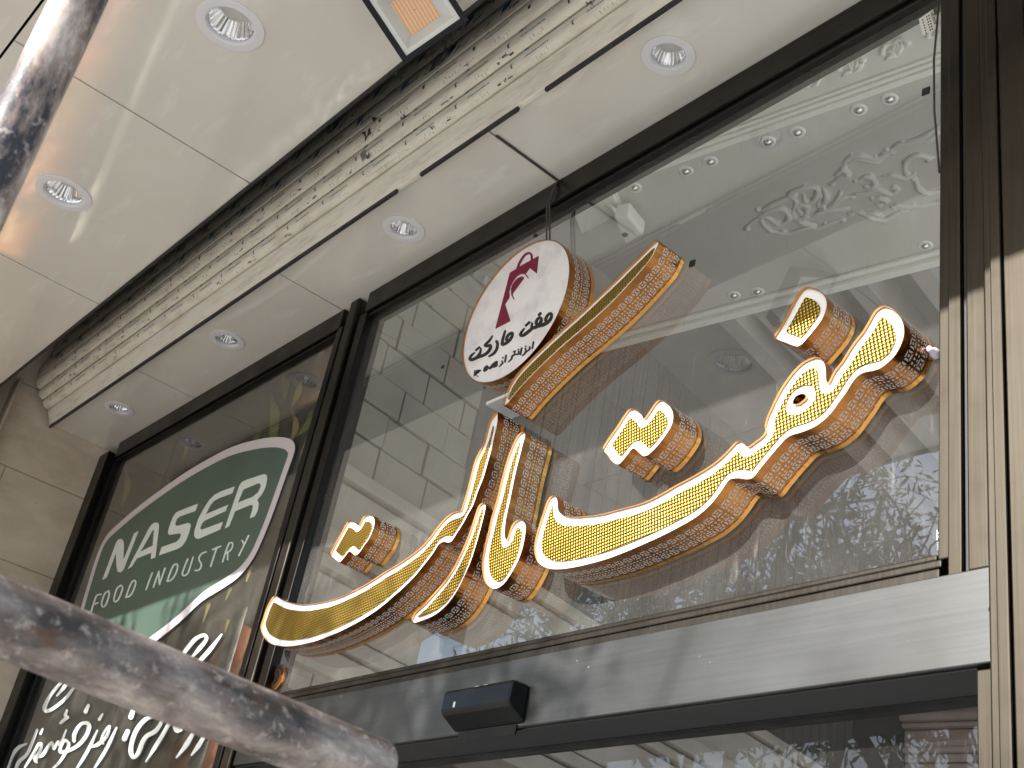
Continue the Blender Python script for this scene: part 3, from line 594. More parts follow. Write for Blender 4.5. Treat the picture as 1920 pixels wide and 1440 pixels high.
# ------------------------------------------------------------------ sign letters
DEP = .098
def loopstrip(mb_uv, L, ya, yb, v0, v1):
    """vertical wall around the loop with UV in metres"""
    V, F, U = mb_uv; n = len(L); b = len(V); s_ = 0.0; S = [0.0]
    for i in range(n): s_ += math.hypot(L[(i + 1) % n][0] - L[i][0], L[(i + 1) % n][1] - L[i][1]); S.append(s_)
    for i in range(n):
        p, q = L[i], L[(i + 1) % n]; k = len(V)
        V += [(p[0], ya, p[1]), (q[0], ya, q[1]), (q[0], yb, q[1]), (p[0], yb, p[1])]; F.append((k, k + 1, k + 2, k + 3)); U += [(S[i], v0), (S[i + 1], v0), (S[i + 1], v1), (S[i], v1)]
def area(L): return sum(L[i - 1][0] * L[i][1] - L[i][0] * L[i - 1][1] for i in range(len(L))) / 2
def offset(L, dd):
    n = len(L); out = []; s_ = 1 if area(L) > 0 else -1
    for i in range(n):
        a, b, c = np.array(L[i - 1]), np.array(L[i]), np.array(L[(i + 1) % n]); t_ = c - a; l = np.hypot(*t_) + 1e-9
        out.append((b[0] - s_ * t_[1] / l * dd, b[1] + s_ * t_[0] / l * dd))
    return out
def letter(label, px, holes=(), rim=.0165, sub=4, name='sign_letter', cat='letter', group='gold sign letters on the window'):
    outer = [W(p, -DEP) for p in smooth_loop(px, sub)]; hl = [[W(p, -DEP) for p in smooth_loop(h, 3)] for h in holes]
    loops = [outer] + hl; A = np.array(outer); c = A.mean(0)
    e = empty(name, (c[0], -.004, A[:, 1].min()), label, cat, group)
    st = ([], [], [])
    for L in loops: loopstrip(st, L, -DEP, -.004, 0, DEP)
    shell = obj('shell', st[0], st[1], M['copper_fret'], e, False, st[2])
    lip = MB(); inn = [offset(outer, .0016)] + [offset(h, -.0016) for h in hl]
    for L, K in zip(loops, inn):
        n = len(L); lip.add([(p[0], -DEP, p[1]) for p in L] + [(p[0], -DEP, p[1]) for p in K] + [(p[0], -DEP + .009, p[1]) for p in K], [(i, (i + 1) % n, n + (i + 1) % n, n + i) for i in range(n)] + [(n + i, n + (i + 1) % n, 2 * n + (i + 1) % n, 2 * n + i) for i in range(n)])
    lip.build('front_lip', M['copper'], shell)
    return e, loops, inn
LT = {}
tailk = [(517.5, 1116.7), (528, 1123), (540, 1128), (553, 1131), (567, 1132.5), (587, 1131), (613, 1126), (630, 1121), (647, 1114), (672, 1102), (697, 1087.5), (722, 1071), (747, 1056), (773, 1038), (790, 1024), (807, 1005), (820, 987), (833, 972), (847, 961), (858, 957.5), (863.5, 956), (867, 946), (875, 920), (883, 888), (890, 863), (900, 842), (907, 825), (912, 805), (918, 788), (927, 775.5), (933, 771.5), (933.5, 778), (933, 792), (928, 815), (922, 842), (915, 867), (907, 895), (897, 920), (887, 948), (877, 966), (868, 983), (855, 1003), (847, 1015), (840, 1018), (831, 1016.5), (822, 1022), (812, 1038), (795, 1060), (777, 1082), (758, 1101), (740, 1117), (713, 1140), (680, 1162), (647, 1180), (613, 1195), (580, 1206), (547, 1212), (527, 1212), (510, 1208), (498, 1200), (491, 1188), (488, 1175), (492.5, 1160), (498, 1143), (505, 1128), (512, 1118)]
re_ = [(904, 942), (897, 948), (891, 963), (885, 982), (877, 1005), (865, 1033), (850, 1063), (832, 1090), (812, 1113), (795, 1132), (778, 1147), (772, 1157), (771, 1164), (776, 1168), (783, 1167), (803, 1160), (823, 1148), (840, 1132), (857, 1108), (870, 1083), (882, 1055), (892, 1025), (900, 997), (907, 970), (911, 950), (909, 943)]
ma = [(980, 809), (973, 813), (965, 825), (957, 843), (950, 862), (943, 887), (937, 910), (932, 932), (926, 952), (920, 973), (916, 992), (910, 1015), (905, 1040), (903, 1060), (905, 1078), (909, 1092), (917, 1101), (925, 1105), (934, 1103), (945, 1095), (958, 1077), (970, 1055), (978, 1035), (983, 1015), (986, 995), (986, 985), (982, 977), (975, 973), (967, 976), (960, 983), (955, 995), (951.5, 1007), (949, 1011), (947.3, 1006), (947, 993), (948.5, 977), (952.5, 957), (957, 937), (963, 907), (970, 875), (977, 848), (982, 828), (985, 817), (984, 811)]
moft = [(1038, 928), (1030, 932), (1023, 945), (1017, 963), (1010, 985), (1004, 1007), (1001, 1027), (1002.5, 1042), (1008, 1055), (1018, 1063), (1032, 1067.5), (1050, 1068), (1073, 1065), (1107, 1057.5), (1140, 1048), (1173, 1035.5), (1207, 1021), (1240, 1006), (1273, 989), (1307, 969), (1333, 946), (1350, 925), (1363, 905.5), (1370, 899), (1386, 897.5), (1400, 899.5), (1412, 896), (1425, 880), (1442, 859), (1460, 838), (1475, 822), (1486, 816), (1503, 811), (1527, 801), (1547, 786.5), (1560, 773), (1573, 755), (1587, 736), (1598, 718), (1609, 705), (1620, 699), (1637, 695.5), (1650, 691), (1665, 680), (1678, 667), (1688, 650), (1695, 630), (1695, 612), (1690, 597), (1678, 583), (1668, 576), (1658, 573), (1648, 576), (1638, 585), (1628, 602), (1616, 622), (1603, 638), (1590, 657), (1577, 678), (1563, 696), (1555.5, 711), (1552, 717), (1549.8, 712), (1549, 698), (1547, 683), (1540, 673), (1530, 669), (1518, 672), (1503, 680), (1490, 692), (1477, 708), (1464, 727), (1453, 747), (1445, 764), (1437, 782), (1433, 798), (1434, 808), (1428, 817.5), (1415, 827.5), (1402, 836.5), (1396.5, 832), (1388, 826), (1380, 827.5), (1372, 835), (1357, 851), (1340, 866), (1318, 881), (1290, 897), (1265, 910), (1245, 922), (1207, 941), (1157, 955), (1123, 964), (1090, 967.5), (1068, 968), (1055, 964.5), (1047.5, 957), (1046, 945), (1044, 933)]
hole = [(1487, 756), (1491, 745), (1499, 740), (1508, 739.5), (1510, 745), (1503, 752), (1495, 757)]
diag = [(1231, 450), (1222, 457), (1212.5, 466), (1181, 497), (1150, 528), (1119, 557), (1087.5, 587), (1046, 624), (1004, 664), (973, 696), (956, 720), (947, 741), (942.5, 756), (944.5, 761), (951, 757), (960, 746.5), (975, 728.5), (1004, 698), (1046, 657.5), (1087.5, 622), (1119, 594.5), (1150, 565), (1177, 536.5), (1200, 511), (1221, 485.5), (1232, 464), (1235.5, 453)]
dots2 = [(1184, 765), (1177.5, 768), (1170, 777.5), (1156, 799), (1144, 816), (1134, 831), (1129, 841), (1131, 846), (1137.5, 852.5), (1146, 865), (1154, 870.5), (1160, 871), (1166, 866), (1175, 855), (1186, 841.5), (1190, 842.5), (1199, 851), (1206, 856), (1214, 854), (1225, 845), (1237.5, 831), (1250, 814), (1259, 799), (1263, 782.5), (1261, 770), (1255, 760), (1246, 752.5), (1239, 749), (1232.5, 751), (1226, 757.5), (1217.5, 770), (1210, 781), (1206.5, 784), (1204, 778), (1199, 772.5), (1191, 767)]
dot1 = [(1513, 538), (1505, 541), (1497, 550), (1485, 570), (1472, 595), (1458, 618), (1451, 629), (1454, 635), (1473, 643), (1493, 650), (1502, 647), (1515, 633), (1530, 615), (1542, 598), (1549, 582), (1551, 567), (1547, 555), (1537, 545), (1525, 540)]
dots3 = [(656, 976), (651, 978), (646, 986), (639.6, 998), (631, 1013), (623, 1028.5), (619, 1037), (619.5, 1042.6), (624, 1046), (631, 1052.5), (636.5, 1054.6), (641.7, 1050), (649, 1041), (654.5, 1034.5), (659, 1037), (663.5, 1041.6), (668, 1041.5), (675, 1035), (683, 1023), (691.7, 1011), (699, 995), (702.6, 981.7), (702, 972), (698, 966), (691.7, 964.5), (684, 966), (679, 971), (675, 979.6), (671.5, 984.5), (668, 980.5), (663.5, 977.5)]
SPEC = [('lowest sweeping gold letter, long curved tail ending near the lower left mullion', tailk, (), .0210), ('short narrow curved gold letter between the sweeping tail and the looped letter', re_, (), .0175), ('tall thin gold letter whose lower end hooks back in a loop', ma, (), .0215), ('largest gold letter, long wave with a tiny eye and blunt raised end', moft, (hole,), .0225), ('straight slanted gold stroke beside the round white sign', diag, (), .0155), ('joined pair of gold dots above the largest letter', dots2, (), .0225), ('single gold dot at the upper right, above the largest letter', dot1, (), .0225), ('small joined pair of gold dots above the lowest sweeping letter', dots3, (), .0205)]
for lab, px, hs, rim in SPEC:
    e, loops, inn = letter(lab, px, hs)
    yf = -DEP + .007; ins = inset(loops, rim, .003, .0004)
    # white acrylic rim with a real opening, gold sheet proud of it
    rimo = slab(MB(), inn, lambda p: Vector((p[0], yf, p[1])), None).build('white_rim', M['acrylic'], e)
    if ins: slab(MB(), ins, lambda p: Vector((p[0], yf - .004, p[1])), lambda p: Vector((p[0], yf - .0002, p[1]))).build('gold_face', M['gold'], rimo)
# thin metal link between slanted stroke and the tall tail
a, b = aY(936, 770, -.05), aY(985, 792, -.03)
tag(MB().box(a.x, a.x + .10, -.098, -.006, a.z - .006, a.z + .004).build('link_bar', M['lamp_reflector']), 'small flat grey bar joining the slanted stroke to the letter below', 'bar')
# ------------------------------------------------------------------ round sign
cp = [(867.5, 640), (879, 603.5), (898, 558), (923, 523), (949, 493), (974, 469), (1003, 453), (1025, 449.5), (1044, 452.5), (1060, 463.5), (1069, 488), (1067, 517.5), (1060, 554), (1045, 587.5), (1022, 631), (972.5, 685.6), (943, 706), (912, 717), (891, 715), (875.6, 702), (867, 684.6), (864.7, 665)]
A = np.array([W(p, -DEP) for p in cp]); G_ = np.c_[2 * A, np.ones(len(A))]; sol = np.linalg.lstsq(G_, (A ** 2).sum(1), rcond=None)[0]; cc = sol[:2]; cr = math.sqrt(sol[2] + cc @ cc)
cl = [(cc[0] + cr * math.cos(2 * math.pi * i / 90), cc[1] + cr * math.sin(2 * math.pi * i / 90)) for i in range(90)]
rs = empty('round_sign', (cc[0], -.004, cc[1] - cr), 'round white sign with maroon emblem and black script, copper rim, hung from cable', 'sign')
st = ([], [], []); loopstrip(st, cl, -DEP, -.004, 0, DEP); obj('shell', st[0], st[1], M['copper_fret'], rs, False, st[2])
K = [((p[0] - cc[0]) * .992 + cc[0], (p[1] - cc[1]) * .992 + cc[1]) for p in cl]; n = len(cl)
MB().add([(p[0], -DEP, p[1]) for p in cl] + [(p[0], -DEP, p[1]) for p in K] + [(p[0], -DEP + .006, p[1]) for p in K], [(i, (i + 1) % n, n + (i + 1) % n, n + i) for i in range(n)] + [(n + i, n + (i + 1) % n, 2 * n + (i + 1) % n, 2 * n + i) for i in range(n)]).build('front_lip', M['copper'], rs)
yf = -DEP + .005
obj('white_face', [(p[0], yf, p[1]) for p in K], [tuple(range(n))], M['sign_white'], rs)
z3 = lambda u, v: (850 + u / 6.857, 430 + v / 6.857); z4 = lambda u, v: (860 + u / 9.6, 570 + v / 9.6)
body = [z3(*p) for p in [(545, 1280), (735, 1180), (668, 965), (725, 878), (722, 800), (740, 735), (775, 665), (820, 605), (870, 578), (920, 575), (938, 568), (985, 500), (1075, 570), (1100, 345), (1025, 388), (845, 487), (805, 518), (732, 562)]]
petal = [z3(*p) for p in [(905, 612), (912, 628), (850, 715), (765, 830), (770, 862), (790, 900), (778, 904), (752, 850), (745, 770), (765, 710), (800, 660), (840, 625), (880, 610)]]
tick = [z3(*p) for p in [(915, 572), (930, 570), (973, 624), (963, 632)]]
hnd = ([z3(*p) for p in [(830, 505), (850, 445), (890, 375), (932, 325), (980, 308), (1008, 335), (1012, 390)]], 26 / 6.857)
ml = stroke_loops([hnd], [body, petal, tick], res=.5, tol=.06)
slab(MB(), [[W(p, yf) for p in L] for L in ml], lambda p: Vector((p[0], yf - .002, p[1])), lambda p: Vector((p[0], yf - .0002, p[1]))).build('emblem', M['maroon'], rs)
q4 = lambda P: [z4(*p) for p in P]; s9 = lambda ws: [x / 9.6 for x in ws]
TX = [([(1440, 405), (1530, 375), (1610, 330), (1665, 260), (1680, 185), (1655, 170), (1600, 215), (1570, 290), (1590, 345)], [50, 62, 56, 54, 40, 40, 46, 50, 50]), ([(1330, 350), (1320, 430), (1390, 420), (1470, 350), (1495, 270), (1465, 245), (1415, 290), (1400, 350), (1440, 385)], [30, 44, 58, 56, 46, 40, 46, 50, 50]), ([(1478, 172), (1452, 200)], [44, 44]), ([(1185, 445), (1130, 520), (1118, 570), (1170, 565), (1260, 500), (1330, 440)], [24, 40, 46, 52, 54, 48]), ([(1215, 390), (1282, 330)], [36, 36]),
 ([(842, 490), (808, 600), (790, 690), (790, 735), (870, 700), (940, 630), (975, 550), (965, 520), (900, 560), (865, 640), (880, 680)], [34, 44, 46, 44, 50, 50, 46, 40, 44, 46, 44]), ([(690, 680), (705, 730), (690, 810), (640, 890), (555, 945)], [50, 44, 46, 44, 30]),
 ([(615, 575), (560, 660), (478, 745), (500, 765), (575, 745), (575, 800), (520, 880), (440, 930), (350, 960), (240, 1010), (205, 1000), (225, 940), (290, 880)], [20, 40, 40, 40, 44, 50, 50, 52, 54, 50, 44, 40, 22]), ([(405, 800), (390, 880), (350, 940)], [20, 38, 44]), ([(315, 835), (378, 780)], [32, 32]),
 ([(1352, 685), (1330, 800)], [24, 26]), ([(1285, 775), (1280, 815), (1225, 865)], [26, 26, 14]), ([(1205, 800), (1215, 850), (1195, 895), (1150, 935)], [24, 28, 26, 16]), ([(1213, 760), (1210, 768)], [22, 22]), ([(1140, 795), (1115, 910)], [26, 28]), ([(1085, 850), (1075, 905), (1020, 905), (1010, 855)], [22, 26, 26, 18]), ([(1075, 825), (1085, 815)], [18, 18]), ([(990, 865), (1030, 845)], [18, 18]), ([(1020, 910), (965, 945), (960, 985), (900, 1048)], [24, 28, 28, 14]), ([(860, 925), (838, 1045)], [24, 26]), ([(788, 1030), (795, 1065), (735, 1130)], [22, 28, 14]), ([(795, 975), (805, 965)], [20, 20]),
 ([(690, 1045), (640, 1080), (600, 1130), (680, 1110), (690, 1060)], [40, 40, 40, 44, 30]), ([(600, 1130), (560, 1160), (520, 1130), (500, 1170)], [36, 40, 30, 34]), ([(510, 1175), (465, 1205), (480, 1150), (520, 1110)], [38, 38, 30, 18]), ([(395, 1195), (340, 1205), (320, 1260), (290, 1290), (300, 1200)], [22, 28, 26, 24, 20]), ([(395, 1200), (340, 1250)], [22, 18]), ([(342, 1298), (348, 1304)], [20, 20])]
tl = stroke_loops([(q4(P), s9(ws)) for P, ws in TX], res=.4, tol=.05)
slab(MB(), [[W(p, yf) for p in L] for L in tl], lambda p: Vector((p[0], yf - .002, p[1])), lambda p: Vector((p[0], yf - .0002, p[1]))).build('lettering', M['ink_black'], rs)
# cable feeding the sign
mb = MB(); top = (cc[0], -.05, cc[1] + cr)
p0, p1 = aZ(930, 255, ZS - .004), aZ(1056, 347, ZS - .004)
for dx, sag in ((0, 0), (.012, .006)):
    mb.tube([p0 + Vector((dx * .3, 0, 0)), p1 + Vector((dx * .3, -.012, 0)), Vector((p1.x + .004 + dx * .3, -.045, ZS - .03)), Vector((p1.x - .01 + dx, -.05, ZS - .10)), Vector((top[0] + .03 + dx * 1.2, -.052, top[2] + .02)), Vector((top[0] + .02 + dx, -.05, top[2] - .005))], .0028, 6)
tag(mb.build('sign_cable', M['cable'], None, True), 'thin dark cable along a ceiling joint down to the round sign', 'cable')
# ------------------------------------------------------------------ stickers on the glass
def plate_px(px, Y, mb_, mi=0): mb_.add([aY(*p, Y) for p in px], [tuple(range(len(px)))], mi)
st_ = empty('price_label', aY(1742, 40), 'small white barcode label on the top right corner of the glass', 'label')
mb = MB(); q = lambda u, v: (1280 + u / 3, v / 3); plate_px([q(1328, 108), (1280 + 1408 / 3, 52 / 3), q(1434, 150), q(1352, 206)], -.002, mb); mb.build('paper', M['label'], st_)
mb = MB()
for i in range(9):
    u0 = i / 9; a = np.array((1392, 68)) * (1 - u0) + np.array((1416, 140)) * u0; plate_px([q(*a), q(a[0] + 16, a[1] - 6), q(a[0] + 16.5, a[1] - 6 + (5 if i % 3 else 3)), q(a[0] + .5, a[1] + (5 if i % 3 else 3))], -.0028, mb)
for ln in ((1345, 110), (1368, 92), (1380, 86)):
    for i in range(6): plate_px([q(ln[0] + i * 4, ln[1] + i * 15), q(ln[0] + i * 4 + 8, ln[1] + i * 15 - 4), q(ln[0] + i * 4 + 9, ln[1] + i * 15 + 4), q(ln[0] + i * 4 + 2, ln[1] + i * 15 + 8)], -.0028, mb)
mb.build('print', M['ink'], st_)
lg = stroke_loops([([(1757, 994), (1757, 1012)], 1.6), ([(1757, 1003), (1762, 994)], 1.4), ([(1757, 1003), (1762, 1012)], 1.4), ([(1762, 1008), (1764, 996), (1767, 1008)], 1.3), ([(1757, 1018), (1768, 1016)], 1.0), ([(1757, 1022), (1768, 1020)], 1.0), ([(1757, 1026), (1768, 1024)], 1.0), ([(1757, 1030), (1766, 1028)], 1.0), ([(1768, 996), (1769, 1008)], 1.2)], res=.3, tol=.05)
tag(slab(MB(), [[W(p, -.002) for p in L] for L in lg], lambda p: Vector((p[0], -.002, p[1])), None).build('glass_mark', M['letter_white']), 'tiny white etched maker mark low on the right of the glass', 'mark')
kb = empty('round_badge', aY(518, 1270), 'round copper badge with dark centre, low left on the big window', 'badge')
c = aY(520, 1271, -.004); AX = ((1, 0, 0), (0, 0, 1), (0, 1, 0))
MB().lathe(c, [(.042, .0035), (.042, -.003), (.040, -.005), (.021, -.005), (.0205, -.002)], 44, 0, *AX).build('ring', M['copper'], kb)
MB().lathe(c, [(.0205, -.002), (.0005, -.002)], 36, 0, *AX).build('centre', M['black'], kb)
mb = MB(); n = 22
arc = lambda r_, i: (c.x + r_ * math.cos(.15 + (math.pi - .3) * i / n), c.y - .0056, c.z + r_ * math.sin(.15 + (math.pi - .3) * i / n))
mb.add([arc(.0255, i) for i in range(n + 1)] + [arc(.0385, i) for i in range(n + 1)], [(i, i + 1, n + 2 + i, n + 1 + i) for i in range(n)]); mb.build('black_arc', M['black'], kb)
MB().obox((c.x, c.y - .004, c.z), (.0022, 0, .001), (0, .0015, 0), (.003, 0, .014)).build('bar', M['copper'], kb)
for i, (px, lab) in enumerate((((1736, 171), 'small black square tab on the glass near the top right'), ((1298, 494), 'small black square tab on the glass beside the slanted stroke'), ((830, 688), 'tiny black tab on the glass left of the round sign'), ((1003, 441), 'tiny black tab on the glass above the round sign'))):
    c = aY(*px, -.003); s_ = .009 if i < 2 else .005
    tag(MB().obox(c, (s_, 0, -.001), (0, .002, 0), (.001, 0, s_)).build('glass_tab', M['black_matt']), lab, 'tab', 'black tabs stuck on the window glass')
c = aY(1752, 662, -.01); kn = MB(); kn.lathe(c, [(.011, .006), (.010, -.006), (.006, -.012), (.006, -.02), (.0005, -.021)], 18, 0, (1, 0, 0), (0, 0, 1), (0, 1, 0)); tag(kn.build('suction_hook', M['clear_knob'], None, True), 'small clear plastic hook between the largest letter and the right jamb', 'hook')
# ------------------------------------------------------------------ floodlight
fz = ZS - .10; fc = aZ(790, 22, fz); fr = RC.T
view = Vector(ray(790, 22)).normalized()
def onplane(px): return aP(px[0], px[1], fc, view)
BLc, BRc, TLc = onplane((759, 121)), onplane((879, 38)), onplane((703, 0))
ex = (BRc - BLc); ey = (TLc - BLc); ey = ey * 1.12; ex_u = ex.normalized(); ey_u = (ey - ex_u * ey.dot(ex_u)).normalized(); hw = ex.length / 2; hh = ey.length / 2 * 1.0
ctr = BLc + ex_u * hw + ey_u * hh
fl = empty('floodlight', ctr, 'black framed square floodlight with peach led panel hanging below the ceiling', 'floodlight')
def fq(u, v, z): return ctr + ex_u * u + ey_u * v + view * z
def frame_ring(o, i, zo, zi):
    P = [fq(s * o[0], t_ * o[1], zo) for s, t_ in ((-1, -1), (1, -1), (1, 1), (-1, 1))] + [fq(s * i[0], t_ * i[1], zi) for s, t_ in ((-1, -1), (1, -1), (1, 1), (-1, 1))]
    return P, [(k, (k + 1) % 4, 4 + (k + 1) % 4, 4 + k) for k in range(4)]
bw = .016; mb = MB()
P, F = frame_ring((hw, hh), (hw - bw, hh - bw), 0, 0); mb.add(P, F)
P, F = frame_ring((hw, hh), (hw * .92, hh * .92), 0, .05); mb.add(P, F); mb.add(P[4:], [(0, 1, 2, 3)])
P, F = frame_ring((hw - bw, hh - bw), (hw - bw, hh - bw), 0, .004); mb.add(P, F)
mb.build('housing', M['black'], fl)
mb = MB(); P, F = frame_ring((hw - bw, hh - bw), (hw - bw - .012, hh - bw - .012), .003, .006); mb.add(P, F)
P, F = frame_ring((hw - bw - .012, hh - bw - .012), (hw * .46, hh * .50), .006, .03); mb.add(P, F); mb.build('reflector', M['lamp_reflector'], fl)
mb = MB(); P, F = frame_ring((hw * .46, hh * .50), (.001, .001), .0295, .0295); mb.add(P, F); mb.build('led_panel', M['led'], fl)
bk = fq(0, 0, .05); mb = MB()
mb.tube([bk, bk + Vector((0, 0, (ZS - bk.z) * .7)), (bk.x, bk.y, ZS - .001)], .012, 10); mb.lathe((bk.x, bk.y, ZS), [(.03, -.001), (.03, -.006), (.001, -.007)], 20); mb.build('bracket', M['black'], fl)
# ------------------------------------------------------------------ scaffold pipes
r1 = ray(79, 143); h1 = math.hypot(r1[0], r1[1]); dist = 1.04; x1, y1 = CAM[0] + r1[0] / h1 * dist, CAM[1] + r1[1] / h1 * dist
def pipe(name, a, b, m_, lab, rad=.0242, group='steel scaffold pipes'):
    a, b = Vector(a), Vector(b); e = empty(name, a, lab, 'scaffold pipe', group); dv = (b - a); n = max(int(dv.length / .05), 2)
    L = dv.length; e.rotation_euler = dv.to_track_quat('Z', 'Y').to_euler()
    rj = random.Random(int(L * 1000))
    o = MB().tube([(0, 0, L * i / n) for i in range(n + 1)], [rad * (1 + rj.uniform(-.006, .006)) for _ in range(n + 1)], 32, 0, False).build('tube', m_, None, True); o.parent = e
    for z, s in ((0, -1), (L, 1)):
        o = MB().lathe((0, 0, z), [(rad, -s * .0005), (rad * .97, s * .0015), (rad * .86, s * .001), (rad * .85, -s * .05), (.0005, -s * .051)], 32).build('cut_end', m_, None, True); o.parent = e
    return e
pipe('scaffold_pipe', (x1, y1, 0), (x1, y1, 3.3), M['paint_pipe'], 'thick upright scaffold pole with flaking pale paint, upper left corner')
ra, rb = ray(0, 1156), ray(704, 1443); pa = Vector(CAM + ra / np.linalg.norm(ra) * .875); pb = Vector(CAM + rb / np.linalg.norm(rb) * 1.05)
pipe('scaffold_pipe', pa + (pa - pb) * 1.1, pb, M['steel'], 'rusty scaffold pipe stub slanting across the lower left, cut end showing')
# things only seen mirrored in the glossy ceiling: a red and yellow painted post and a pale post out in the street
for px, rad, m_, lab in (((125, 270), .11, M['red_paint'], 'red and yellow painted roadside post mirrored in the glossy ceiling'), ((232, 245), .03, M['pale_paint'], 'slim pale roadside post mirrored in the glossy ceiling')):
    q = ray(*px); P = aZ(*px); hv = Vector((P.x - CAM[0], P.y - CAM[1])); b_ = Vector(CAM[:2]) + hv * 1.55
    lo_ = ray(0, 720); topz = 1.6 + hv.length * 1.55 * lo_[2] / math.hypot(lo_[0], lo_[1]) - .05
    tag(MB().tube([(b_.x, b_.y, 0), (b_.x, b_.y, min(topz, 3.4))], rad, 16).build('street_post', m_, None, True), lab, 'post')
# ------------------------------------------------------------------ interior, turned about 11 degrees to the facade
KI = 1.45; ZI = 1.6 + 2.65 * KI; AI = math.radians(11); UX = Vector((math.cos(AI), math.sin(AI), 0)); UY = Vector((-math.sin(AI), math.cos(AI), 0)); UZ = Vector((0, 0, 1))
def ai(x, y, Z=None): return aZ(x, y, ZI if Z is None else Z)
O = ai(1280, 293)          # a point on the frieze line
WL = ai(1000, 400)         # a point on the left wall / ceiling line
def loc(p): p = Vector(p) - O; return p.dot(UX), p.dot(UY)
def wp(u, v, z): return O + UX * u + UY * v + UZ * (z - ZI)
um, vm = loc(ai(1500, 545)); uw, vw = loc(WL); uR = 6.0
vB = 4.6
mb = MB()
def ibox(u0, u1, v0, v1, z0, z1, mi=0): mb.add([wp(u, v, z) for z in (z0, z1) for v in (v0, v1) for u in (u0, u1)], [(0, 2, 3, 1), (4, 5, 7, 6), (0, 1, 5, 4), (2, 6, 7, 3), (0, 4, 6, 2), (1, 3, 7, 5)], mi)
HF = .11
ibox(-4, uR, -3.2, -.15, ZI + HF, ZI + HF + .05)       # ceiling nearest the window
ibox(-4, uR, .0, vm, ZI, ZI + .05)                    # main ceiling
ic = mb.build('ceiling', M['plaster'], clip=.06); tag(ic, 'pale plaster ceiling inside the shop seen through the big window', 'ceiling', kind='structure')
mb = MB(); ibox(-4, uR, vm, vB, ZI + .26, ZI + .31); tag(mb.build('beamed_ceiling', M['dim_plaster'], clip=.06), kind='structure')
mb = MB()
for p in ((1345, 590), (1412, 572), (1500, 560), (1600, 535), (1720, 510)):
    u, _ = loc(ai(*p)); ibox(u - .05, u + .05, vm + .03, vB, ZI + .02, ZI + .259)
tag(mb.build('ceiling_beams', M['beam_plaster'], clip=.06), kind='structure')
fz_ = empty('frieze', O, 'white plaster cornice with scrolled ornament crossing the shop ceiling', 'cornice')
mb = MB(); mb.add([wp(u, v, z) for u in (-4, uR) for v, z in ((-.15, ZI + HF), (-.055, ZI + .018), (-.01, ZI + .018), (-.01, ZI + HF + .04), (-.15, ZI + HF + .04))], [(0, 1, 2, 3, 4), (9, 8, 7, 6, 5)] + [(i, 5 + i, 5 + (i + 1) % 5, (i + 1) % 5) for i in range(5)]); ibox(-4, uR, -.052, -.036, ZI + .002, ZI + .017); ibox(-4, uR, -.035, -.015, ZI - .010, ZI + .017); ibox(-4, uR, -.014, .008, ZI - .022, ZI + .016); ibox(-4, uR, .009, .03, ZI - .008, ZI - .001)
mb.build('moulding', M['plaster_white'], fz_, bevel=.004, clip=.06)
mb = MB(); rr = random.Random(5)
u = -1.6
while u < 2.6:
    for sgn in (1, -1):
        pts = []
        for i in range(16):
            a = i / 15 * 4.6; r_ = .042 * (1 - i / 18); hh_ = .045 + r_ * math.sin(a) * .9; pts.append(wp(u + .06 * sgn + sgn * (r_ * math.cos(a) - .046), -.057 - hh_ * .95, ZI + .018 + hh_ * .92))
        mb.tube(pts, [.014 * (1 - i / 24) for i in range(16)], 6)
    for i in range(5):
        a = rr.uniform(0, 3.1); mb.tube([wp(u + cx_, -.058 - hz_ * .95, ZI + .017 + hz_ * .92) for cx_, hz_ in ((0, .03), (.03 * math.cos(a), .03 + .03 * math.sin(a)), (.055 * math.cos(a + .4), .03 + .045 * math.sin(a + .3)))], [.008, .010, .003], 6)
    u += .19
mb.build('scroll_trim', M['plaster_white'], fz_, True, clip=.06)
mb = MB(); ibox(-4, uR, vm - .05, vm + .0, ZI - .022, ZI - .001); ibox(-4, uR, vm - .02, vm + .03, ZI - .05, ZI - .023)
tag(mb.build('inner_cornice', M['plaster_white'], None, bevel=.006, clip=.06), 'plain white moulding between the smooth and the beamed ceiling', 'cornice')
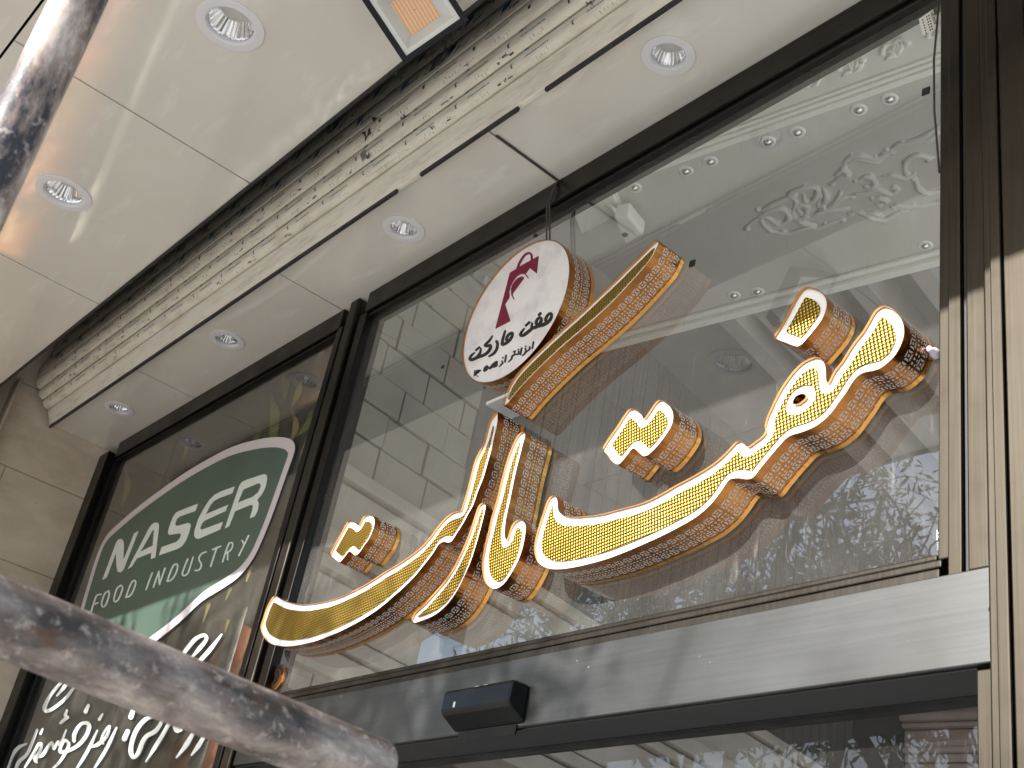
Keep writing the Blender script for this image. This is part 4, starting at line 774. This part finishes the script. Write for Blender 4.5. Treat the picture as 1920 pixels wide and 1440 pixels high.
# plaster medallion
q3 = lambda u, v: (1280 + u / 3, v / 3)
MED = [[(350, 1285), (400, 1240), (470, 1215), (540, 1260), (600, 1220), (560, 1170), (480, 1190), (440, 1230), (500, 1300), (570, 1300)], [(600, 1220), (640, 1130), (600, 1090), (700, 1050), (760, 1060), (740, 1120), (690, 1130), (680, 1090)], [(430, 1190), (500, 1150), (570, 1120), (620, 1100)], [(480, 1290), (560, 1310), (640, 1300), (720, 1270), (760, 1280), (840, 1250), (900, 1230)], [(610, 1220), (680, 1250), (760, 1275)], [(640, 1170), (700, 1220), (760, 1200), (800, 1170), (760, 1130)], [(760, 1190), (830, 1160), (900, 1110), (950, 1100)], [(770, 1180), (860, 1140), (890, 1070)], [(770, 1185), (840, 1180), (940, 1170)], [(770, 1165), (810, 1110), (790, 1050)], [(620, 1200), (650, 1230), (690, 1210), (700, 1160), (650, 1150)],
 [(835, 1030), (880, 1000), (930, 980), (900, 950), (860, 985)], [(900, 950), (930, 890), (1000, 870), (1080, 890), (1150, 860), (1200, 850)], [(930, 910), (1000, 890), (1100, 905), (1150, 860)], [(1160, 850), (1210, 810), (1300, 790), (1380, 750), (1450, 700)], [(1300, 800), (1390, 780), (1440, 740)],
 [(980, 1025), (1030, 990), (1080, 1010), (1070, 1050), (1020, 1045)], [(1060, 1000), (1130, 1000), (1180, 980), (1250, 1000), (1310, 970)], [(1250, 970), (1255, 910), (1320, 870), (1390, 890), (1370, 910)], [(1310, 1005), (1330, 1060), (1390, 1085), (1460, 1060)], [(960, 1090), (1040, 1080), (1100, 1060), (1170, 1090), (1210, 1060), (1180, 1040)], [(1060, 1120), (1110, 1110), (1150, 1130), (1110, 1140)], [(950, 1190), (1000, 1190), (1060, 1220), (1140, 1235), (1200, 1200), (1270, 1180)], [(1190, 1150), (1260, 1160), (1350, 1150), (1450, 1135)], [(1000, 1200), (1080, 1195), (1130, 1215)]]
mb = MB()
for P in MED:
    Q = smooth_loop(P, 4, False); n = len(Q); mb.tube([ai(*q3(*p)) for p in Q], [.015 * (.5 + .6 * math.sin(math.pi * i / (n - 1))) + .003 * (i % 4 == 0) for i in range(n)], 8)
    for i in range(0, n, 6):
        p = Q[i]; c_ = ai(*q3(p[0] + rr.uniform(-14, 14), p[1] + rr.uniform(-12, 12))); mb.lathe(c_, [(.019, 0), (.014, -.007), (.0005, -.011)], 8)
tag(mb.build('ceiling_medallion', M['relief'], None, True), 'ornate scrolled plaster relief on the shop ceiling at the upper right', 'plaster relief')
for px, lab in (((1610, 205), 'upper'), ((1668, 185), 'upper'), ((1440, 265), 'mid'), ((1495, 247), 'mid'), ((1286, 320), 'low'), ((1332, 302), 'low'), ((1190, 351), 'last'), ((1735, 460), 'far'), ((1376, 553), 'far2'), ((1420, 546), 'far2')):
    LBL = {(1610, 205): 'left of the first pair of ceiling spotlights below the frieze, near the right jamb', (1668, 185): 'ceiling spotlight below the frieze nearest the black square tab', (1440, 265): 'left of the second pair of spotlights along the frieze', (1495, 247): 'right of the second pair of spotlights along the frieze', (1286, 320): 'left of the third pair of spotlights, close to the window top rail', (1332, 302): 'right of the third pair of spotlights, close to the window top rail', (1190, 351): 'last ceiling spotlight by the top rail, above the white camera', (1735, 460): 'dim ceiling spotlight below the plaster relief', (1376, 553): 'left of two dim spotlights by the plain inner moulding', (1420, 546): 'right of two dim spotlights by the plain inner moulding'}[px]
    c_ = ai(*px); e = empty('ceiling_spotlight', c_, LBL, 'spotlight', 'small spotlights in the shop ceiling')
    MB().lathe(c_, [(.036, -.0005), (.035, -.004), (.022, -.006), (.020, -.003)], 24).build('bezel', M['plaster_white'], e, True)
    MB().lathe(c_, [(.020, -.002), (.018, -.012), (.010, -.018), (.0005, -.020)], 20).build('bulb', M['chrome'], e, True)
for px, lab in (((1660, 58), 'spotlight above the frieze, left of the barcode label'), ((1722, 33), 'spotlight above the frieze, beside the barcode label')):
    c_ = aZ(*px, ZI + HF); e = empty('ceiling_spotlight', c_, lab, 'spotlight', 'small spotlights in the shop ceiling')
    MB().lathe(c_, [(.036, -.0005), (.035, -.004), (.022, -.006), (.020, -.003)], 24).build('bezel', M['plaster_white'], e, True)
    MB().lathe(c_, [(.020, -.002), (.018, -.012), (.010, -.018), (.0005, -.020)], 20).build('bulb', M['chrome'], e, True)
# left wall: relief stone tiles, then a recessed panelled part
n_w = UX
def aw(x, y): return aP(x, y, WL, n_w)
vEnd = loc(aw(890, 790))[1]
rowh, tl_ = .15, .27; rr = random.Random(11); z = 2.0; row = 0
mb = MB(); ibox(uw - .25, uw - .02, -3.2, vEnd - .0, 0, ZI + .2); jw = mb
joint = mb
mb = MB()
while z < ZI:
    v = -3.0 + (row % 2) * tl_ * .5 + rr.uniform(-.1, .1)
    while v < vEnd:
        v1 = min(v + tl_ * rr.uniform(.8, 1.2), vEnd); off = rr.choice((0, 0, .003, .006, .010)); z1 = min(z + rowh - .007, ZI - .002)
        if v1 - v > .05: ibox(uw - .02, uw + off + .004, v + .003, v1 - .003, z, z1)
        v = v1
    z += rowh; row += 1
lw_ = empty('tiled_wall', wp(uw, 0, 0), 'inside wall of stepped grey stone tiles behind the round sign', 'wall')
mb.build('stone_tiles', M['tile_stone'], lw_, bevel=.004, clip=.06); joint.build('backing', M['tile_joint'], lw_, clip=.06)
mb = MB(); ibox(uw - .6, uw - .4225, vEnd - .2, vB, 0, ZI + .3); ibox(uw - .42, uw - .24, vEnd - .01, vEnd + .0, 0, ZI + .2)
k = vEnd + .05
while k < vB: ibox(uw - .42, uw - .410, k, k + .115, 3.6, ZI + .2); k += .122
tag(mb.build('panelled_wall', M['panel'], clip=.06), 'recessed inside wall of vertical brown planks behind the tall letters', 'wall')
# stone cornice running along the wall, with a pilaster
mb = MB(); zc0 = aw(800, 1165).z
for dz_, dp_, h_ in ((0, .05, .05), (.055, .075, .03), (.09, .06, .09), (.185, .10, .025), (.215, .13, .045), (.265, .09, .10), (.37, .12, .03)): ibox(uw - .3, uw + dp_, -3.0, vB, zc0 - .40 + dz_ * 1.9, zc0 - .40 + (dz_ + h_) * 1.9)
vp = loc(aw(880, 1130))[1]
for dz_, dp_, h_ in ((.42, .16, .7), (.36, .20, .06), (.0, .17, .35)): ibox(uw - .3, uw + dp_, vp - .16, vp + .16, zc0 - .22 + dz_, zc0 - .22 + dz_ + h_ - .003)
tag(mb.build('stone_cornice', M['cornice_stone'], None, bevel=.008, clip=.06), 'stepped stone cornice and pilaster low behind the window', 'cornice')
mb = MB(); ibox(-4, uR, vB, vB + .1, 0, ZI + .4)
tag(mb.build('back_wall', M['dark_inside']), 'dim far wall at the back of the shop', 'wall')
mb = MB(); zb = aP(1600, 1390, wp(0, vB - .05, 0), UY).z
for dz_, dp_, h_ in ((0, .06, .05), (.055, .10, .03), (.09, .07, .12), (.215, .12, .03), (.25, .16, .05), (.305, .10, .16), (-.5, .05, .49)): ibox(uw, uR, vB - dp_, vB - .001, zb - .15 + dz_, zb - .15 + dz_ + h_)
tag(mb.build('back_cornice', M['back_stone'], None, bevel=.008), 'pinkish stone cornice on the far wall seen through the door glass', 'cornice')
# white security camera inside, near the top rail
cz = ai(1160, 400, ZI - .06); e = empty('security_camera', cz, 'white security camera on a bracket just inside the top of the window', 'camera')
mb = MB()
pl = [ai(1075, 400, ZI - .05), ai(1150, 365, ZI - .05), ai(1165, 400, ZI - .05), ai(1090, 440, ZI - .05)]
mb.add(pl + [p + Vector((0, 0, .05)) for p in pl], [(0, 1, 2, 3), (0, 4, 5, 1), (1, 5, 6, 2), (2, 6, 7, 3), (3, 7, 4, 0)]); mb.build('mounting_plate', M['plaster_white'], e, bevel=.006)
MB().tube([ai(1140, 385, ZI - .05), ai(1150, 392, ZI - .10), ai(1170, 412, ZI - .11), ai(1182, 420, ZI - .10)], .012, 10).build('arm', M['plaster_white'], e, True)
pl = [ai(1150, 408, ZI - .14), ai(1178, 402, ZI - .14), ai(1208, 440, ZI - .14), ai(1170, 462, ZI - .14)]
mb = MB(); mb.add(pl + [p + Vector((0, 0, .08)) for p in pl], [(0, 1, 2, 3), (7, 6, 5, 4), (0, 4, 5, 1), (1, 5, 6, 2), (2, 6, 7, 3), (3, 7, 4, 0)]); mb.build('camera_body', M['plaster_white'], e, bevel=.015)
c_ = ai(1172, 440, ZI - .142); MB().lathe(c_, [(.016, 0), (.012, -.006), (.0005, -.007)], 16).build('lens', M['black'], e, True)
# ------------------------------------------------------------------ street trees: mirrored in the glass, dappling the sun
def tree(base, h, crowns, nl, lab, seed):
    R_ = random.Random(seed); e = empty('street_tree', base, lab, 'tree', 'street trees across from the shop'); b = Vector(base); mb = MB()
    def limb(p, q, r0, r1, bend=.25):
        m_ = (p + q) / 2 + Vector((R_.uniform(-bend, bend), R_.uniform(-bend, bend), R_.uniform(-.1, .2))); P = [Vector(v) for v in smooth_loop([p, m_, q], 4, False)]; n = len(P); mb.tube(P, [r0 + (r1 - r0) * i / (n - 1) for i in range(n)], 8)
    fork = b + Vector((0, 0, h * .45)); limb(b, fork, .17, .12, .1); lv = MB()
    for (cx, cy, cz_, rx, ry, rz) in crowns:
        c_ = Vector((cx, cy, cz_)); limb(fork, c_ - Vector((0, 0, rz * .3)), .09, .04, .4)
        for j in range(14):
            d_ = Vector((R_.gauss(0, 1), R_.gauss(0, 1), R_.gauss(0, .8))).normalized(); tip = c_ + Vector((d_.x * rx, d_.y * ry, d_.z * rz)) * R_.uniform(.7, 1.05)
            limb(c_ - Vector((0, 0, rz * .3)), tip, .028, .006, .3)
            for q in range(5): limb(c_.lerp(tip, R_.uniform(.4, .9)), tip + Vector((R_.uniform(-.45, .45), R_.uniform(-.45, .45), R_.uniform(-.45, .45))), .010, .003, .15)
        for j in range(nl):
            d_ = Vector((R_.gauss(0, 1), R_.gauss(0, 1), R_.gauss(0, 1))).normalized() * R_.uniform(.25, 1.08) ** .6; cl_ = c_ + Vector((d_.x * rx, d_.y * ry, d_.z * rz)); dr = Vector((R_.uniform(-1, 1), R_.uniform(-1, 1), R_.uniform(-1, .3))).normalized()
            for q in range(R_.randint(7, 13)):
                p = cl_ + dr * (.045 * q) + Vector((R_.gauss(0, .03), R_.gauss(0, .03), R_.gauss(0, .03) - .004 * q * q)); a = (dr + Vector((R_.uniform(-.8, .8), R_.uniform(-.8, .8), R_.uniform(-1.0, .4)))).normalized(); s = a.orthogonal().normalized(); s = (s * math.cos(R_.uniform(0, 6)) + a.cross(s) * math.sin(R_.uniform(0, 6))).normalized(); l = R_.uniform(.10, .18); w_ = l * .14
                lv.add([p, p + a * l * .5 + s * w_, p + a * l, p + a * l * .5 - s * w_], [(0, 1, 2, 3)])
    mb.build('trunk', M['bark'], e, True); lv.build('crown', M['leaf'], e)
tree((-9.5, -8.6, 0), 6, [(-9.6, -8.4, 7.0, 1.7, 1.5, 1.4), (-7.6, -8.2, 6.3, 1.4, 1.3, 1.2), (-11.3, -8.8, 7.4, 1.5, 1.4, 1.4), (-8.6, -8.6, 8.4, 1.5, 1.3, 1.1), (-13.2, -9.2, 7.6, 1.6, 1.4, 1.5)], 260, 'slender leaved street tree opposite the dark display window', 2)
tree((-5.0, -4.9, 0), 4.3, [(-5.25, -4.6, 4.75, .95, .7, .75), (-4.15, -4.5, 4.6, .8, .6, .6), (-3.05, -4.5, 4.5, .65, .55, .42)], 85, 'lower street tree standing between the sun and the display window', 9)
